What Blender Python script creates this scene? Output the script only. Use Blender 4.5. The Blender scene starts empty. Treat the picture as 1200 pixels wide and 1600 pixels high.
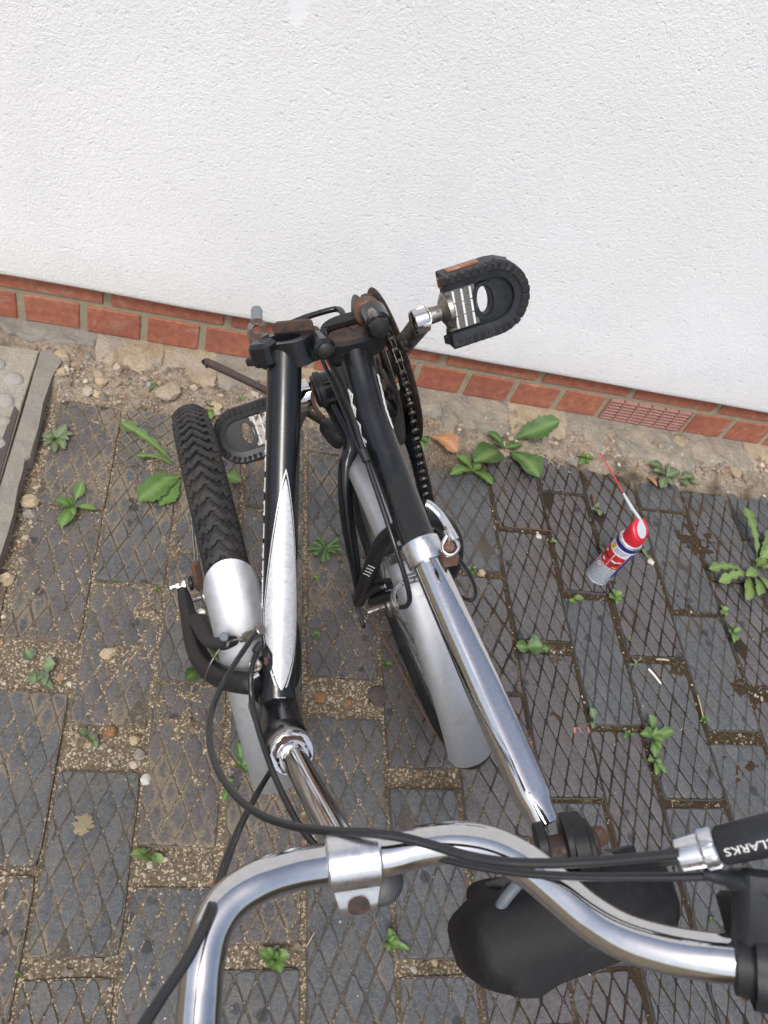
import bpy, math, random
import numpy as np
from mathutils import Vector, Matrix, noise as mnoise

random.seed(11)
S = bpy.context.scene
COL = S.collection

# ------------------------------------------------------------------ camera
CP = np.array([0.3191, -1.2323, 1.1913])
PITCH, YAW, ROLL, FPX = 39.5118, -23.6617, 25.8205, 1251.39
def _rot(ax, a):
    c, s = math.cos(math.radians(a)), math.sin(math.radians(a))
    if ax == 'x': return np.array([[1,0,0],[0,c,-s],[0,s,c]])
    return np.array([[c,-s,0],[s,c,0],[0,0,1]])
CM = _rot('z', YAW) @ _rot('x', PITCH) @ _rot('z', ROLL)
cd = bpy.data.cameras.new('camera')
cam = bpy.data.objects.new('camera', cd)
COL.objects.link(cam)
cd.sensor_fit = 'VERTICAL'; cd.sensor_height = 24.0
cd.lens = 24.0 * FPX / 1600.0
cd.clip_start = 0.02; cd.clip_end = 400.0
cd.dof.use_dof = True; cd.dof.focus_distance = 1.0; cd.dof.aperture_fstop = 11.0
mw = Matrix.Identity(4)
for i in range(3):
    for j in range(3): mw[i][j] = CM[i, j]
    mw[i][3] = CP[i]
cam.matrix_world = mw
S.camera = cam

# ------------------------------------------------------------------ sky, sun, exposure
SUN_EL, SUN_AZ = 58.0, 205.0          # high, veiled sun behind the photographer
W = bpy.data.worlds.new('World'); S.world = W; W.use_nodes = True
wn = W.node_tree; wn.nodes.clear()
sky = wn.nodes.new('ShaderNodeTexSky'); sky.sky_type = 'NISHITA'; sky.sun_disc = False
sky.sun_elevation = math.radians(SUN_EL); sky.sun_rotation = math.radians(SUN_AZ)
sky.air_density = 1.0; sky.dust_density = 4.0; sky.ozone_density = 1.0
hsv = wn.nodes.new('ShaderNodeHueSaturation'); hsv.inputs['Saturation'].default_value = 0.78
bg = wn.nodes.new('ShaderNodeBackground'); bg.inputs['Strength'].default_value = 0.115
wo = wn.nodes.new('ShaderNodeOutputWorld')
wn.links.new(sky.outputs[0], hsv.inputs['Color']); wn.links.new(hsv.outputs[0], bg.inputs['Color'])
wn.links.new(bg.outputs[0], wo.inputs['Surface'])
sl = bpy.data.lights.new('sun', 'SUN'); sl.energy = 1.15; sl.angle = math.radians(16); sl.color = (1.0, 0.985, 0.96)
so = bpy.data.objects.new('sun', sl); COL.objects.link(so)
# sun_rotation is measured clockwise from +Y seen from above
_az = math.radians(SUN_AZ); _el = math.radians(SUN_EL)
sd = Vector((math.sin(_az)*math.cos(_el), math.cos(_az)*math.cos(_el), math.sin(_el)))
so.rotation_euler = sd.to_track_quat('Z', 'Y').to_euler(); so.location = (0, -3, 5)
S.view_settings.view_transform = 'Standard'; S.view_settings.look = 'None'
S.view_settings.exposure = 0.66; S.view_settings.gamma = 1.0
S.view_settings.use_curve_mapping = False
S.cycles.max_bounces = 8

# ------------------------------------------------------------------ helpers
def at(x, y, d):
    """survey: photo pixel + distance along the view axis -> world point"""
    return Vector(CP + CM @ np.array([(x-600)/FPX, -(y-800)/FPX, -1.0]) * d)
def onz(x, y, z=0.0):
    r = CM @ np.array([(x-600)/FPX, -(y-800)/FPX, -1.0]); return Vector(CP + r*(z-CP[2])/r[2])
def V(*a): return Vector(a)
def frame(w, hint=(0,0,1)):
    w = Vector(w).normalized(); h = Vector(hint)
    if abs(w.dot(h.normalized())) > .98: h = Vector((1,0,0)) if abs(w.x) < .9 else Vector((0,1,0))
    u = h.cross(w).normalized(); v = w.cross(u).normalized()
    return u, v, w
def spl(pts, n=8):
    """Catmull-Rom through points (any dimension)"""
    P = [np.array(p, float) for p in pts]
    P = [2*P[0]-P[1]] + P + [2*P[-1]-P[-2]]
    out = []
    for i in range(1, len(P)-2):
        for k in range(n):
            t = k/n; a, b, c, d = P[i-1], P[i], P[i+1], P[i+2]
            out.append(.5*((2*b)+(c-a)*t+(2*a-5*b+4*c-d)*t*t+(3*b-a-3*c+d)*t**3))
    out.append(P[-2]); return out

class MB:
    def __init__(s): s.v=[]; s.f=[]; s.m=[]
    def add(s, vs, fs, m=0):
        o=len(s.v); s.v += [tuple(p) for p in vs]; s.f += [tuple(i+o for i in f) for f in fs]; s.m += [m]*len(fs); return s
    def tube(s, pts, r, n=14, caps=True, m=0, flat=None, hint=(0,0,1), closed=False):
        P=[Vector(p) for p in pts]; N=len(P)
        R=[r]*N if not hasattr(r,'__len__') else list(r)
        T=[]
        for i in range(N):
            a=P[(i-1)%N] if (closed or i>0) else P[i]; b=P[(i+1)%N] if (closed or i<N-1) else P[i]
            T.append((b-a).normalized())
        u,v,_=frame(T[0],hint); vs=[];fs=[]
        for i in range(N):
            if i:
                u=(u-T[i]*u.dot(T[i])).normalized(); v=T[i].cross(u)
            fu,fv=(1,1) if flat is None else flat
            for k in range(n):
                a=2*math.pi*k/n; vs.append(P[i]+u*math.cos(a)*R[i]*fu+v*math.sin(a)*R[i]*fv)
        for i in range(N if closed else N-1):
            j=(i+1)%N
            for k in range(n):
                k2=(k+1)%n; fs.append((i*n+k,i*n+k2,j*n+k2,j*n+k))
        if caps and not closed:
            fs.append(tuple(range(n-1,-1,-1))); fs.append(tuple((N-1)*n+k for k in range(n)))
        return s.add(vs,fs,m)
    def lathe(s, p, axis, prof, n=24, m=0, caps=True, hint=(0,0,1)):
        """prof: list of (distance along the axis, radius)"""
        p=Vector(p); u,v,w=frame(axis,hint); vs=[];fs=[]
        for t,r in prof:
            for k in range(n):
                a=2*math.pi*k/n; vs.append(p+w*t+u*math.cos(a)*r+v*math.sin(a)*r)
        for i in range(len(prof)-1):
            for k in range(n):
                k2=(k+1)%n; fs.append((i*n+k,i*n+k2,(i+1)*n+k2,(i+1)*n+k))
        if caps:
            fs.append(tuple(range(n-1,-1,-1))); fs.append(tuple((len(prof)-1)*n+k for k in range(n)))
        return s.add(vs,fs,m)
    def cyl(s, a, b, r, n=20, m=0, bev=None):
        a=Vector(a);b=Vector(b);L=(b-a).length;bv=min(r*.18,L*.2) if bev is None else bev
        return s.lathe(a,b-a,[(0,r-bv),(bv,r),(L-bv,r),(L,r-bv)],n,m)
    def prism(s, o, u, v, w, outline, h0, h1, bev=0.0, m=0, hole=None):
        """outline (ccw in u,v) extruded along w from h0 to h1, with an optional bevel on the top and a hole ring of equal count"""
        o=Vector(o);u=Vector(u);v=Vector(v);w=Vector(w);n=len(outline)
        c=np.mean(np.array(outline),0)
        def ring(pl,h): return [o+u*a+v*b+w*h for a,b in pl]
        def inset(pl,d):
            out=[]
            for a,b in pl:
                q=np.array((a,b))-c; L=np.linalg.norm(q) or 1; out.append(tuple(c+q*(1-min(d/L,.5))))
            return out
        if hole is None:
            rings=[ring(outline,h0),ring(outline,h1-bev)]+([ring(inset(outline,bev),h1)] if bev>0 else [])
            vs=[p for r in rings for p in r]; fs=[]
            for i in range(len(rings)-1):
                for k in range(n):
                    k2=(k+1)%n; fs.append((i*n+k,i*n+k2,(i+1)*n+k2,(i+1)*n+k))
            fs.append(tuple(range(n-1,-1,-1))); fs.append(tuple((len(rings)-1)*n+k for k in range(n)))
        else:
            rings=[ring(outline,h0),ring(outline,h1),ring(hole,h1),ring(hole,h0)]
            vs=[p for r in rings for p in r]; fs=[]
            for i in range(4):
                j=(i+1)%4
                for k in range(n):
                    k2=(k+1)%n; fs.append((i*n+k,i*n+k2,j*n+k2,j*n+k))
        return s.add(vs,fs,m)
    def box(s, o, u, v, w, sx, sy, sz, bev=0.0, m=0):
        """box centred on o, half sizes along u,v,w, chamfered on all edges"""
        o=Vector(o);u=Vector(u);v=Vector(v);w=Vector(w);b=min(bev,sx*.6,sy*.6,sz*.6)
        def oct_(x,y,c): return [(x-c,-y),(x,-y+c),(x,y-c),(x-c,y),(-x+c,y),(-x,y-c),(-x,-y+c),(-x+c,-y)]
        if b<=0:
            pl=[(sx,-sy),(sx,sy),(-sx,sy),(-sx,-sy)]; return s.prism(o,u,v,w,pl,-sz,sz,0,m)
        lay=[(oct_(sx-b,sy-b,b*.01),-sz),(oct_(sx,sy,b),-sz+b),(oct_(sx,sy,b),sz-b),(oct_(sx-b,sy-b,b*.01),sz)]
        vs=[o+u*a+v*c+w*h for pl,h in lay for a,c in pl]; fs=[]
        for i in range(3):
            for k in range(8):
                k2=(k+1)%8; fs.append((i*8+k,i*8+k2,(i+1)*8+k2,(i+1)*8+k))
        fs.append(tuple(range(7,-1,-1))); fs.append(tuple(24+k for k in range(8)))
        return s.add(vs,fs,m)
    def build(s, name, mats, parent=None, smooth=42, origin=None, link=True):
        if not isinstance(mats,(list,tuple)): mats=[mats]
        if origin is None: origin = parent_origin(parent) if parent else Vector((0,0,0))
        origin=Vector(origin)
        me=bpy.data.meshes.new(name)
        me.from_pydata([tuple(Vector(p)-origin) for p in s.v],[],s.f); me.update()
        for m in mats: me.materials.append(m)
        if len(mats)>1: me.polygons.foreach_set('material_index',s.m)
        if smooth:
            me.polygons.foreach_set('use_smooth',[True]*len(me.polygons))
            me.set_sharp_from_angle(angle=math.radians(smooth))
        o=bpy.data.objects.new(name,me); COL.objects.link(o)
        if parent: o.parent=parent
        else: o.location=origin
        return o
def parent_origin(p):
    o=Vector((0,0,0)); q=p
    while q: o+=q.location; q=q.parent
    return o
def tag(o, label=None, cat=None, group=None, kind=None):
    if label: o['label']=label
    if cat: o['category']=cat
    if group: o['group']=group
    if kind: o['kind']=kind
    return o
def empty(name, loc, label, cat, group=None):
    o=bpy.data.objects.new(name,None); o.empty_display_size=.05; o.location=loc; COL.objects.link(o)
    return tag(o,label,cat,group)
def text_mesh(mb, txt, o, u, v, size, m=0, lift=.0003, sx=1.0):
    cu=bpy.data.curves.new('t','FONT'); cu.body=txt; cu.size=1; cu.align_x='CENTER'; cu.align_y='CENTER'; cu.resolution_u=3
    ob=bpy.data.objects.new('t',cu); COL.objects.link(ob)
    dg=bpy.context.evaluated_depsgraph_get(); me=ob.evaluated_get(dg).to_mesh()
    o=Vector(o);u=Vector(u);v=Vector(v);w=u.cross(v).normalized()
    vs=[(p.co.x*size*sx,p.co.y*size) for p in me.vertices]
    fs=[tuple(f.vertices) for f in me.polygons]
    ob.evaluated_get(dg).to_mesh_clear()
    bpy.data.objects.remove(ob); bpy.data.curves.remove(cu)
    if mb is None: return vs,fs
    mb.add([o+u*a+v*b+w*lift for a,b in vs],fs,m)

# ------------------------------------------------------------------ materials
class NT:
    def __init__(s,name):
        s.mat=bpy.data.materials.new(name); s.mat.use_nodes=True; s.t=s.mat.node_tree; s.n=s.t.nodes; s.l=s.t.links
        s.b=s.n['Principled BSDF']
    def node(s,typ,**kw):
        x=s.n.new(typ)
        for k,v in kw.items():
            if k.startswith('i_'): x.inputs[k[2:].replace('_',' ')].default_value=v
            else: setattr(x,k,v)
        return x
    def link(s,a,b): s.l.new(a,b)
    def noise(s,scale,detail=4,rough=.55,vec=None,dist=0.0):
        x=s.node('ShaderNodeTexNoise'); x.inputs['Scale'].default_value=scale; x.inputs['Detail'].default_value=detail
        x.inputs['Roughness'].default_value=rough; x.inputs['Distortion'].default_value=dist
        if vec: s.link(vec,x.inputs['Vector'])
        return x.outputs['Fac']
    def voro(s,scale,vec=None,out='Distance',feature='F1',rand=1.0):
        x=s.node('ShaderNodeTexVoronoi',feature=feature); x.inputs['Scale'].default_value=scale; x.inputs['Randomness'].default_value=rand
        if vec: s.link(vec,x.inputs['Vector'])
        return x.outputs[out]
    def ramp(s,fac,stops,interp='LINEAR'):
        x=s.node('ShaderNodeValToRGB'); e=x.color_ramp; e.interpolation=interp
        while len(e.elements)<len(stops): e.elements.new(.5)
        for el,(p,c) in zip(e.elements,stops):
            el.position=p; el.color=(c,c,c,1) if not hasattr(c,'__len__') else (*c[:3],1)
        s.link(fac,x.inputs[0]); return x.outputs[0]
    def math(s,op,a,b=None):
        x=s.node('ShaderNodeMath',operation=op)
        for i,q in enumerate((a,b)):
            if q is None: continue
            if isinstance(q,(int,float)): x.inputs[i].default_value=q
            else: s.link(q,x.inputs[i])
        return x.outputs[0]
    def mix(s,fac,a,b,blend='MIX'):
        x=s.node('ShaderNodeMix',data_type='RGBA',blend_type=blend)
        if isinstance(fac,(int,float)): x.inputs[0].default_value=fac
        else: s.link(fac,x.inputs[0])
        for i,q in ((6,a),(7,b)):
            if hasattr(q,'__len__'): x.inputs[i].default_value=(*q[:3],1)
            else: s.link(q,x.inputs[i])
        return x.outputs[2]
    def bump(s,h,strength=.3,dist=.001,prev=None):
        x=s.node('ShaderNodeBump'); x.inputs['Strength'].default_value=strength; x.inputs['Distance'].default_value=dist
        s.link(h,x.inputs['Height'])
        if prev: s.link(prev,x.inputs['Normal'])
        return x.outputs[0]
    def set(s,**kw):
        for k,v in kw.items():
            i=s.b.inputs[k.replace('_',' ')]
            if hasattr(v,'is_linked') : s.link(v,i)
            elif hasattr(v,'__len__'): i.default_value=(*v[:3],1)
            else: i.default_value=v
        return s
    def pos(s): return s.node('ShaderNodeNewGeometry').outputs['Position']
    def objc(s): return s.node('ShaderNodeTexCoord').outputs['Object']
    def rnd(s): return s.node('ShaderNodeObjectInfo').outputs['Random']

def metal(name,col,rough,dirt=None,dirtamt=.0,scale=60,bump=0.0,metallic=1.0,streak=False):
    t=NT(name); p=t.pos()
    n=t.noise(scale,5,.6,p)
    c=t.mix(t.ramp(n,[(.3,0),(.75,1)]),tuple(x*.86 for x in col),col)
    if dirt:
        d=t.ramp(t.noise(scale*1.7,6,.7,p),[(1-dirtamt-.08,0),(1-dirtamt+.06,1)])
        c=t.mix(d,c,dirt); t.set(Metallic=t.math('MULTIPLY',t.math('SUBTRACT',1.0,d),metallic))
        r=t.math('ADD',t.math('MULTIPLY',d,.6),t.math('ADD',t.math('MULTIPLY',n,rough*.9),rough*.55))
    else:
        t.set(Metallic=metallic); r=t.math('ADD',t.math('MULTIPLY',n,rough*.9),rough*.55)
    t.set(Base_Color=c,Roughness=r)
    if bump: t.set(Normal=t.bump(t.noise(scale*6,3,.5,p),bump,.0004))
    return t.mat
def paint(name,col,rough=.35,coat=0.0,dust=(.16,.14,.11),dustamt=.12,scale=45,bump=.05,spec=.5):
    t=NT(name); p=t.pos()
    n=t.noise(scale,6,.65,p)
    d=t.ramp(n,[(.62-dustamt,0),(.95,1)])
    c=t.mix(t.math('MULTIPLY',d,min(1,dustamt*4)),col,dust)
    t.set(Base_Color=c,Roughness=t.math('ADD',t.math('MULTIPLY',n,.25),rough-.1),Normal=t.bump(t.noise(scale*9,3,.5,p),bump,.0005))
    t.b.inputs['Coat Weight'].default_value=coat; t.b.inputs['Coat Roughness'].default_value=.08
    t.b.inputs['Specular IOR Level'].default_value=spec
    return t.mat
def rubber(name,col=(.020,.020,.022)): return paint(name,col,.62,0,(.090,.075,.058),.16,40,.4,.32)

M={}
M['chrome']=metal('chrome',(.66,.66,.67),.05,(.20,.14,.09),.25,150)
M['post']=metal('post_chrome',(.68,.68,.69),.10,(.18,.12,.08),.22,260)
M['alu']=metal('brushed_alloy',(.74,.75,.77),.30,None,0,220,.12)
M['silver']=metal('silver_guard',(.52,.535,.56),.46,(.30,.29,.27),.26,130,.06,.66)
M['slate']=paint('slate_grey',(.10,.115,.135),.5,0)
M['guarddark']=paint('worn_guard_disc',(.030,.028,.027),.38,.1,(.085,.065,.05),.22,70,.1)
M['rim']=metal('dull_rim',(.30,.30,.30),.4,(.10,.09,.08),.4,80)
M['guard_in']=paint('guard_inside',(.16,.165,.17),.55,0)
M['worn']=metal('worn_steel',(.32,.31,.29),.34,(.10,.065,.045),.42,70,.25)
M['rust']=metal('rusty_steel',(.16,.115,.095),.5,(.125,.060,.036),.52,90,.5,.6)
M['darkrust']=metal('dark_rust',(.070,.062,.060),.5,(.080,.044,.030),.48,80,.6,.5)
M['black']=paint('black_paint',(.008,.009,.011),.24,.15,(.09,.09,.09),.05,55,.03,.42)
M['satin']=paint('satin_black',(.015,.015,.016),.44,.0,(.11,.10,.085),.10,70,.12,.38)
M['plastic']=paint('black_plastic',(.015,.017,.021),.45,0,(.12,.115,.105),.10,80,.15)
M['cable']=paint('cable_sleeve',(.014,.015,.017),.34,.15,(.10,.10,.10),.05,60,.05)
M['rubber']=rubber('tyre_rubber'); M['tread']=rubber('tread_rubber',(.030,.030,.031))
M['vinyl']=paint('saddle_vinyl',(.009,.0085,.0095),.58,0,(.06,.055,.05),.10,120,.5,.28)
M['white']=paint('white_decal',(.72,.72,.72),.4,.2,(.25,.24,.22),.10,90)
M['grease']=metal('greasy_chain',(.05,.048,.045),.35,(.02,.018,.016),.4,120,.3)
M['pin']=metal('chain_pin',(.42,.41,.39),.3,(.06,.05,.04),.35,300)
M['orange']=paint('orange_reflector',(.24,.080,.03),.25,.4)
M['redcap']=paint('red_plastic',(.55,.018,.035),.33,.2,(.3,.1,.1),.03)
M['greycap']=paint('grey_plastic',(.44,.47,.50),.4,.1,(.3,.3,.3),.03)
M['canblue']=paint('blue_print',(.012,.018,.20),.3,.2,(.1,.1,.2),.02)
M['canred']=paint('red_print',(.52,.022,.03),.3,.2,(.3,.1,.1),.02)
M['canyellow']=paint('yellow_print',(.75,.52,.04),.3,.2,(.4,.3,.1),.02)
M['canwhite']=paint('white_print',(.72,.74,.78),.3,.2,(.4,.4,.45),.02)
M['candark']=paint('dark_print',(.05,.03,.04),.35,.1)
def _can():
    t=NT('can_silver'); p=t.pos()
    n=t.voro(900,p,'Color'); s=t.node('ShaderNodeSeparateColor'); t.link(n,s.inputs[0])
    c=t.mix(t.ramp(s.outputs[0],[(.35,0),(.8,1)]),(.42,.50,.62),(.80,.83,.87))
    t.set(Base_Color=c,Metallic=.25,Roughness=.38); return t.mat
M['can']=_can()
def _decal():
    t=NT('silver_decal'); p=t.pos()
    st=t.node('ShaderNodeMapping'); st.inputs['Scale'].default_value=(60,330,330); t.link(t.objc(),st.inputs[0])
    n=t.noise(1.0,4,.6,st.outputs[0])
    c=t.mix(t.ramp(n,[(.35,0),(.6,1)]),(.52,.53,.545),(.66,.67,.685))
    sc=t.ramp(t.noise(420,3,.6,p),[(.66,0),(.72,1)])
    c=t.mix(t.math('MULTIPLY',sc,.5),c,(.12,.12,.12))
    t.set(Base_Color=c,Metallic=.35,Roughness=.42,Normal=t.bump(n,.15,.0003)); return t.mat
M['decal']=_decal()

def _paver():
    t=NT('blue_brick'); p=t.pos(); r=t.rnd()
    stud=t.node('ShaderNodeAttribute',attribute_name='stud').outputs['Fac']; edge=t.node('ShaderNodeAttribute',attribute_name='edge').outputs['Fac']
    n1=t.noise(11,5,.6,p); n2=t.noise(150,6,.72,p); n3=t.noise(34,5,.65,p); n4=t.noise(480,4,.75,p)
    blue=t.mix(n3,(.042,.050,.059),(.076,.086,.097)); purp=t.mix(n3,(.056,.050,.055),(.088,.078,.082))
    fac=t.ramp(t.math('ADD',t.math('MULTIPLY',r,.75),t.math('MULTIPLY',n1,.5)),[(.55,0),(.90,1)])
    c=t.mix(fac,blue,purp)
    # every stud has burnt a little differently
    c=t.mix(t.ramp(stud,[(.0,.55),(.16,.0)]),c,(.030,.032,.036)); c=t.mix(t.ramp(stud,[(.70,0),(1.0,.32)]),c,(.125,.125,.122))
    c=t.mix(t.ramp(n2,[(.42,0),(.70,.55)]),c,(.150,.148,.142)); c=t.mix(t.ramp(n2,[(.30,.5),(.46,0)]),c,(.036,.038,.041))
    c=t.mix(t.ramp(n4,[(.55,0),(.70,.8)]),c,(.235,.228,.212)); c=t.mix(t.ramp(n4,[(.30,.8),(.43,0)]),c,(.024,.025,.028))
    # round oily drops, on some cells only
    vd=t.node('ShaderNodeTexVoronoi'); vd.inputs['Scale'].default_value=27; t.link(p,vd.inputs['Vector'])
    sepc=t.node('ShaderNodeSeparateColor'); t.link(vd.outputs['Color'],sepc.inputs[0])
    dn=t.math('ADD',vd.outputs['Distance'],t.math('MULTIPLY',t.math('SUBTRACT',n2,.5),.22))
    drop=t.math('MULTIPLY',t.ramp(dn,[(.20,1),(.25,0)]),t.ramp(sepc.outputs[0],[(.62,0),(.64,1)]))
    # sandy film that creeps over the studs from the grooves, thickest in the west and by the wall foot
    sx=t.node('ShaderNodeSeparateXYZ'); t.link(p,sx.inputs[0])
    west=t.ramp(sx.outputs[0],[(.22,1),(.95,.0)]); north=t.ramp(t.math('ADD',sx.outputs[1],1.0),[(.35,.0),(.88,1)])
    big=t.noise(7,6,.62,p,.5)
    lvl=t.math('ADD',t.math('ADD',t.math('MULTIPLY',big,1.9),t.math('MULTIPLY',west,.24)),t.math('MULTIPLY',north,.20)); lvl=t.math('SUBTRACT',lvl,.42)
    creep=t.math('ADD',lvl,t.math('MULTIPLY',edge,.42)); creep=t.math('ADD',creep,t.math('MULTIPLY',t.math('SUBTRACT',n2,.5),.55))
    film=t.ramp(creep,[(1.06,0),(1.22,1)]) if False else t.ramp(t.math('MULTIPLY',creep,.5),[(.545,0),(.625,1)])
    east=t.ramp(t.math('ADD',sx.outputs[0],t.math('MULTIPLY',t.math('SUBTRACT',n1,.5),.9)),[(.62,0),(.98,1)])
    g=t.noise(330,5,.75,p)
    sand=t.mix(t.ramp(g,[(.3,0),(.7,1)]),(.105,.083,.058),(.30,.25,.185)); moss=t.mix(t.ramp(g,[(.3,0),(.7,1)]),(.028,.021,.013),(.100,.060,.029))
    dirt=t.mix(east,sand,moss)
    c=t.mix(t.math('MULTIPLY',film,.90),c,dirt)
    thin=t.math('MULTIPLY',t.ramp(t.math('ADD',t.noise(19,6,.7,p),t.math('MULTIPLY',west,.10)),[(.50,0),(.72,.5)]),t.ramp(n4,[(.35,.2),(.6,1)]))
    c=t.mix(thin,c,t.mix(.5,dirt,(.15,.125,.095)))
    c=t.mix(t.math('MULTIPLY',drop,.80),c,(.024,.025,.029))
    wet=t.ramp(t.noise(4.5,4,.6,p),[(.40,.70),(.62,.38)]); wet=t.math('ADD',wet,t.math('MULTIPLY',film,.3))
    b=t.bump(n4,.6,.0012); b=t.bump(n2,.55,.0022,b); b=t.bump(t.math('MULTIPLY',film,g),.4,.0015,b)
    t.set(Base_Color=c,Roughness=wet,Normal=b); return t.mat
M['paver']=_paver()
def _groove(name,bed=False):
    t=NT(name); p=t.pos()
    sx=t.node('ShaderNodeSeparateXYZ'); t.link(p,sx.inputs[0])
    n=t.noise(170,6,.75,p); n2=t.noise(16,5,.6,p); f=t.voro(420,p,'Color'); s=t.node('ShaderNodeSeparateColor'); t.link(f,s.inputs[0])
    sand=t.mix(t.ramp(n,[(.3,0),(.7,1)]),(.080,.060,.041),(.25,.20,.14))
    sand=t.mix(t.ramp(s.outputs[0],[(.78,0),(.86,1)]),sand,(.50,.42,.30))
    moss=t.mix(t.ramp(n,[(.3,0),(.72,1)]),(.026,.020,.013),(.080,.054,.030))
    east=t.ramp(t.math('ADD',sx.outputs[0],t.math('MULTIPLY',t.math('SUBTRACT',n2,.5),.9)),[(.66,0),(.98,1)])
    c=t.mix(east,sand,moss)
    if not bed:
        bare=t.ramp(t.noise(14,5,.6,p),[(.47,0),(.60,1)])
        dk=t.mix(east,(.098,.087,.073),(.019,.019,.020))
        c=t.mix(t.math('MULTIPLY',bare,.85),c,dk)
        r=t.rnd(); c=t.mix(t.ramp(r,[(.25,.7),(.45,0)]),c,(.085,.080,.074)); c=t.mix(t.math('MULTIPLY',t.ramp(r,[(.72,0),(.85,.55)]),t.math('ADD',t.math('MULTIPLY',east,.8),.2)),c,(.022,.021,.020))
    else:
        lim=t.ramp(t.math('ADD',sx.outputs[1],t.math('MULTIPLY',t.math('SUBTRACT',t.noise(24,5,.6,p),.5),.10)),[(-.20+1-1,0),(.0,0)])
        far=t.ramp(t.math('ADD',t.math('ADD',sx.outputs[1],1.0),t.math('MULTIPLY',t.math('SUBTRACT',n2,.5),.12)),[(.80,0),(.88,1)])
        pale=t.mix(t.ramp(n,[(.3,0),(.7,1)]),(.19,.150,.112),(.44,.37,.285))
        c=t.mix(far,c,t.mix(t.ramp(n2,[(.34,0),(.52,1)]),(.14,.11,.085),pale))
    b=t.bump(n,.9,.004); b=t.bump(t.noise(600,3,.6,p),.5,.0012,b)
    t.set(Base_Color=c,Roughness=.95,Normal=b); t.b.inputs['Specular IOR Level'].default_value=.2; return t.mat
M['groove']=_groove('groove_dirt'); M['soil']=_groove('sandy_soil',True)
PATCH=(0.4033,-0.0200,0.7085)
def _render():
    t=NT('white_render'); p=t.pos()
    mp=t.node('ShaderNodeMapping'); mp.inputs['Scale'].default_value=(1,1,1.0); t.link(p,mp.inputs[0]); q=mp.outputs[0]
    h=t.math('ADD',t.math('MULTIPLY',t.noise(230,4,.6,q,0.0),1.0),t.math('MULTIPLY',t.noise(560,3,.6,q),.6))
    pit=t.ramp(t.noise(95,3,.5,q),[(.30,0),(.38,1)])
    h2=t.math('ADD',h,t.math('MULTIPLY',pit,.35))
    lo=t.noise(2.3,4,.55,p); 
    c=t.mix(t.ramp(lo,[(.35,0),(.65,1)]),(.81,.812,.81),(.85,.855,.865))
    spk=t.node('ShaderNodeTexVoronoi'); spk.inputs['Scale'].default_value=30; t.link(p,spk.inputs['Vector'])
    sc=t.node('ShaderNodeSeparateColor'); t.link(spk.outputs['Color'],sc.inputs[0])
    dd=t.math('ADD',spk.outputs['Distance'],t.math('MULTIPLY',t.math('SUBTRACT',t.noise(300,3,.5,p),.5),.12))
    dot=t.math('MULTIPLY',t.ramp(dd,[(.045,1),(.085,0)]),t.ramp(sc.outputs[1],[(.80,0),(.82,1)]))
    c=t.mix(t.math('MULTIPLY',dot,.55),c,(.30,.29,.27))
    crev_shade=t.ramp(h2,[(.56,1),(.74,0)]); c=t.mix(t.math('MULTIPLY',crev_shade,.42),c,(.42,.42,.42))  # shade in the hollows of the relief, painted into the colour
    sz=t.node('ShaderNodeSeparateXYZ'); t.link(p,sz.inputs[0])
    pdx=t.math('MULTIPLY',t.math('SUBTRACT',sz.outputs[0],PATCH[0]),1.5); pdz=t.math('MULTIPLY',t.math('SUBTRACT',sz.outputs[2],PATCH[2]),.8)
    pd=t.math('SQRT',t.math('ADD',t.math('MULTIPLY',pdx,pdx),t.math('MULTIPLY',pdz,pdz)))
    patch=t.ramp(t.math('MULTIPLY',t.math('ADD',pd,t.math('MULTIPLY',t.math('SUBTRACT',t.noise(45,5,.7,p),.5),.035)),10),[(.16,1),(.24,0)])
    c=t.mix(t.math('MULTIPLY',patch,.35),c,(.85,.86,.88))
    stain=t.ramp(t.noise(2.2,6,.65,p,.8),[(.48,0),(.72,.55)]); c=t.mix(stain,c,(.72,.735,.76)); st2=t.ramp(t.noise(28,6,.7,p,.5),[(.60,0),(.78,.35)]); c=t.mix(st2,c,(.68,.68,.67))
    spl_=t.math('MULTIPLY',t.ramp(t.math('ADD',sz.outputs[2],t.math('MULTIPLY',t.math('SUBTRACT',t.noise(30,5,.7,p),.5),.09)),[(.15,1),(.24,0)]),.25)
    c=t.mix(spl_,c,(.50,.47,.42))
    b=t.bump(t.mix(t.math('MULTIPLY',patch,.8),h2,(.7,.7,.7)),1.0,.0016)
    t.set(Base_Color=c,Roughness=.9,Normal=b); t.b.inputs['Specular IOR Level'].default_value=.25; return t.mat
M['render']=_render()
def _brick():
    t=NT('red_brick'); p=t.pos(); r=t.rnd()
    n=t.noise(55,6,.65,p); g=t.noise(420,4,.7,p)
    c=t.mix(r,(.37,.125,.072),(.44,.175,.105)); c=t.mix(t.ramp(n,[(.35,0),(.7,1)]),c,(.25,.080,.052))
    c=t.mix(t.math('MULTIPLY',t.ramp(g,[(.62,0),(.72,1)]),.4),c,(.45,.22,.14))
    mp=t.node('ShaderNodeMapping'); mp.inputs['Rotation'].default_value=(0,.6,.3); mp.inputs['Scale'].default_value=(12,60,90); t.link(p,mp.inputs[0])
    sm=t.ramp(t.noise(1,6,.75,mp.outputs[0],1.2),[(.66,0),(.76,1)]); c=t.mix(t.math('MULTIPLY',sm,.5),c,(.46,.34,.27))
    eff=t.math('MULTIPLY',t.ramp(t.noise(26,7,.7,p,.8),[(.55,0),(.70,1)]),.60); c=t.mix(eff,c,(.46,.33,.25)); c=t.mix(t.math('MULTIPLY',t.ramp(t.noise(9,5,.6,p),[(.50,0),(.68,1)]),.45),c,(.22,.085,.06))
    t.set(Base_Color=c,Roughness=.85,Normal=t.bump(g,.35,.0008,t.bump(n,.3,.002))); return t.mat
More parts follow.
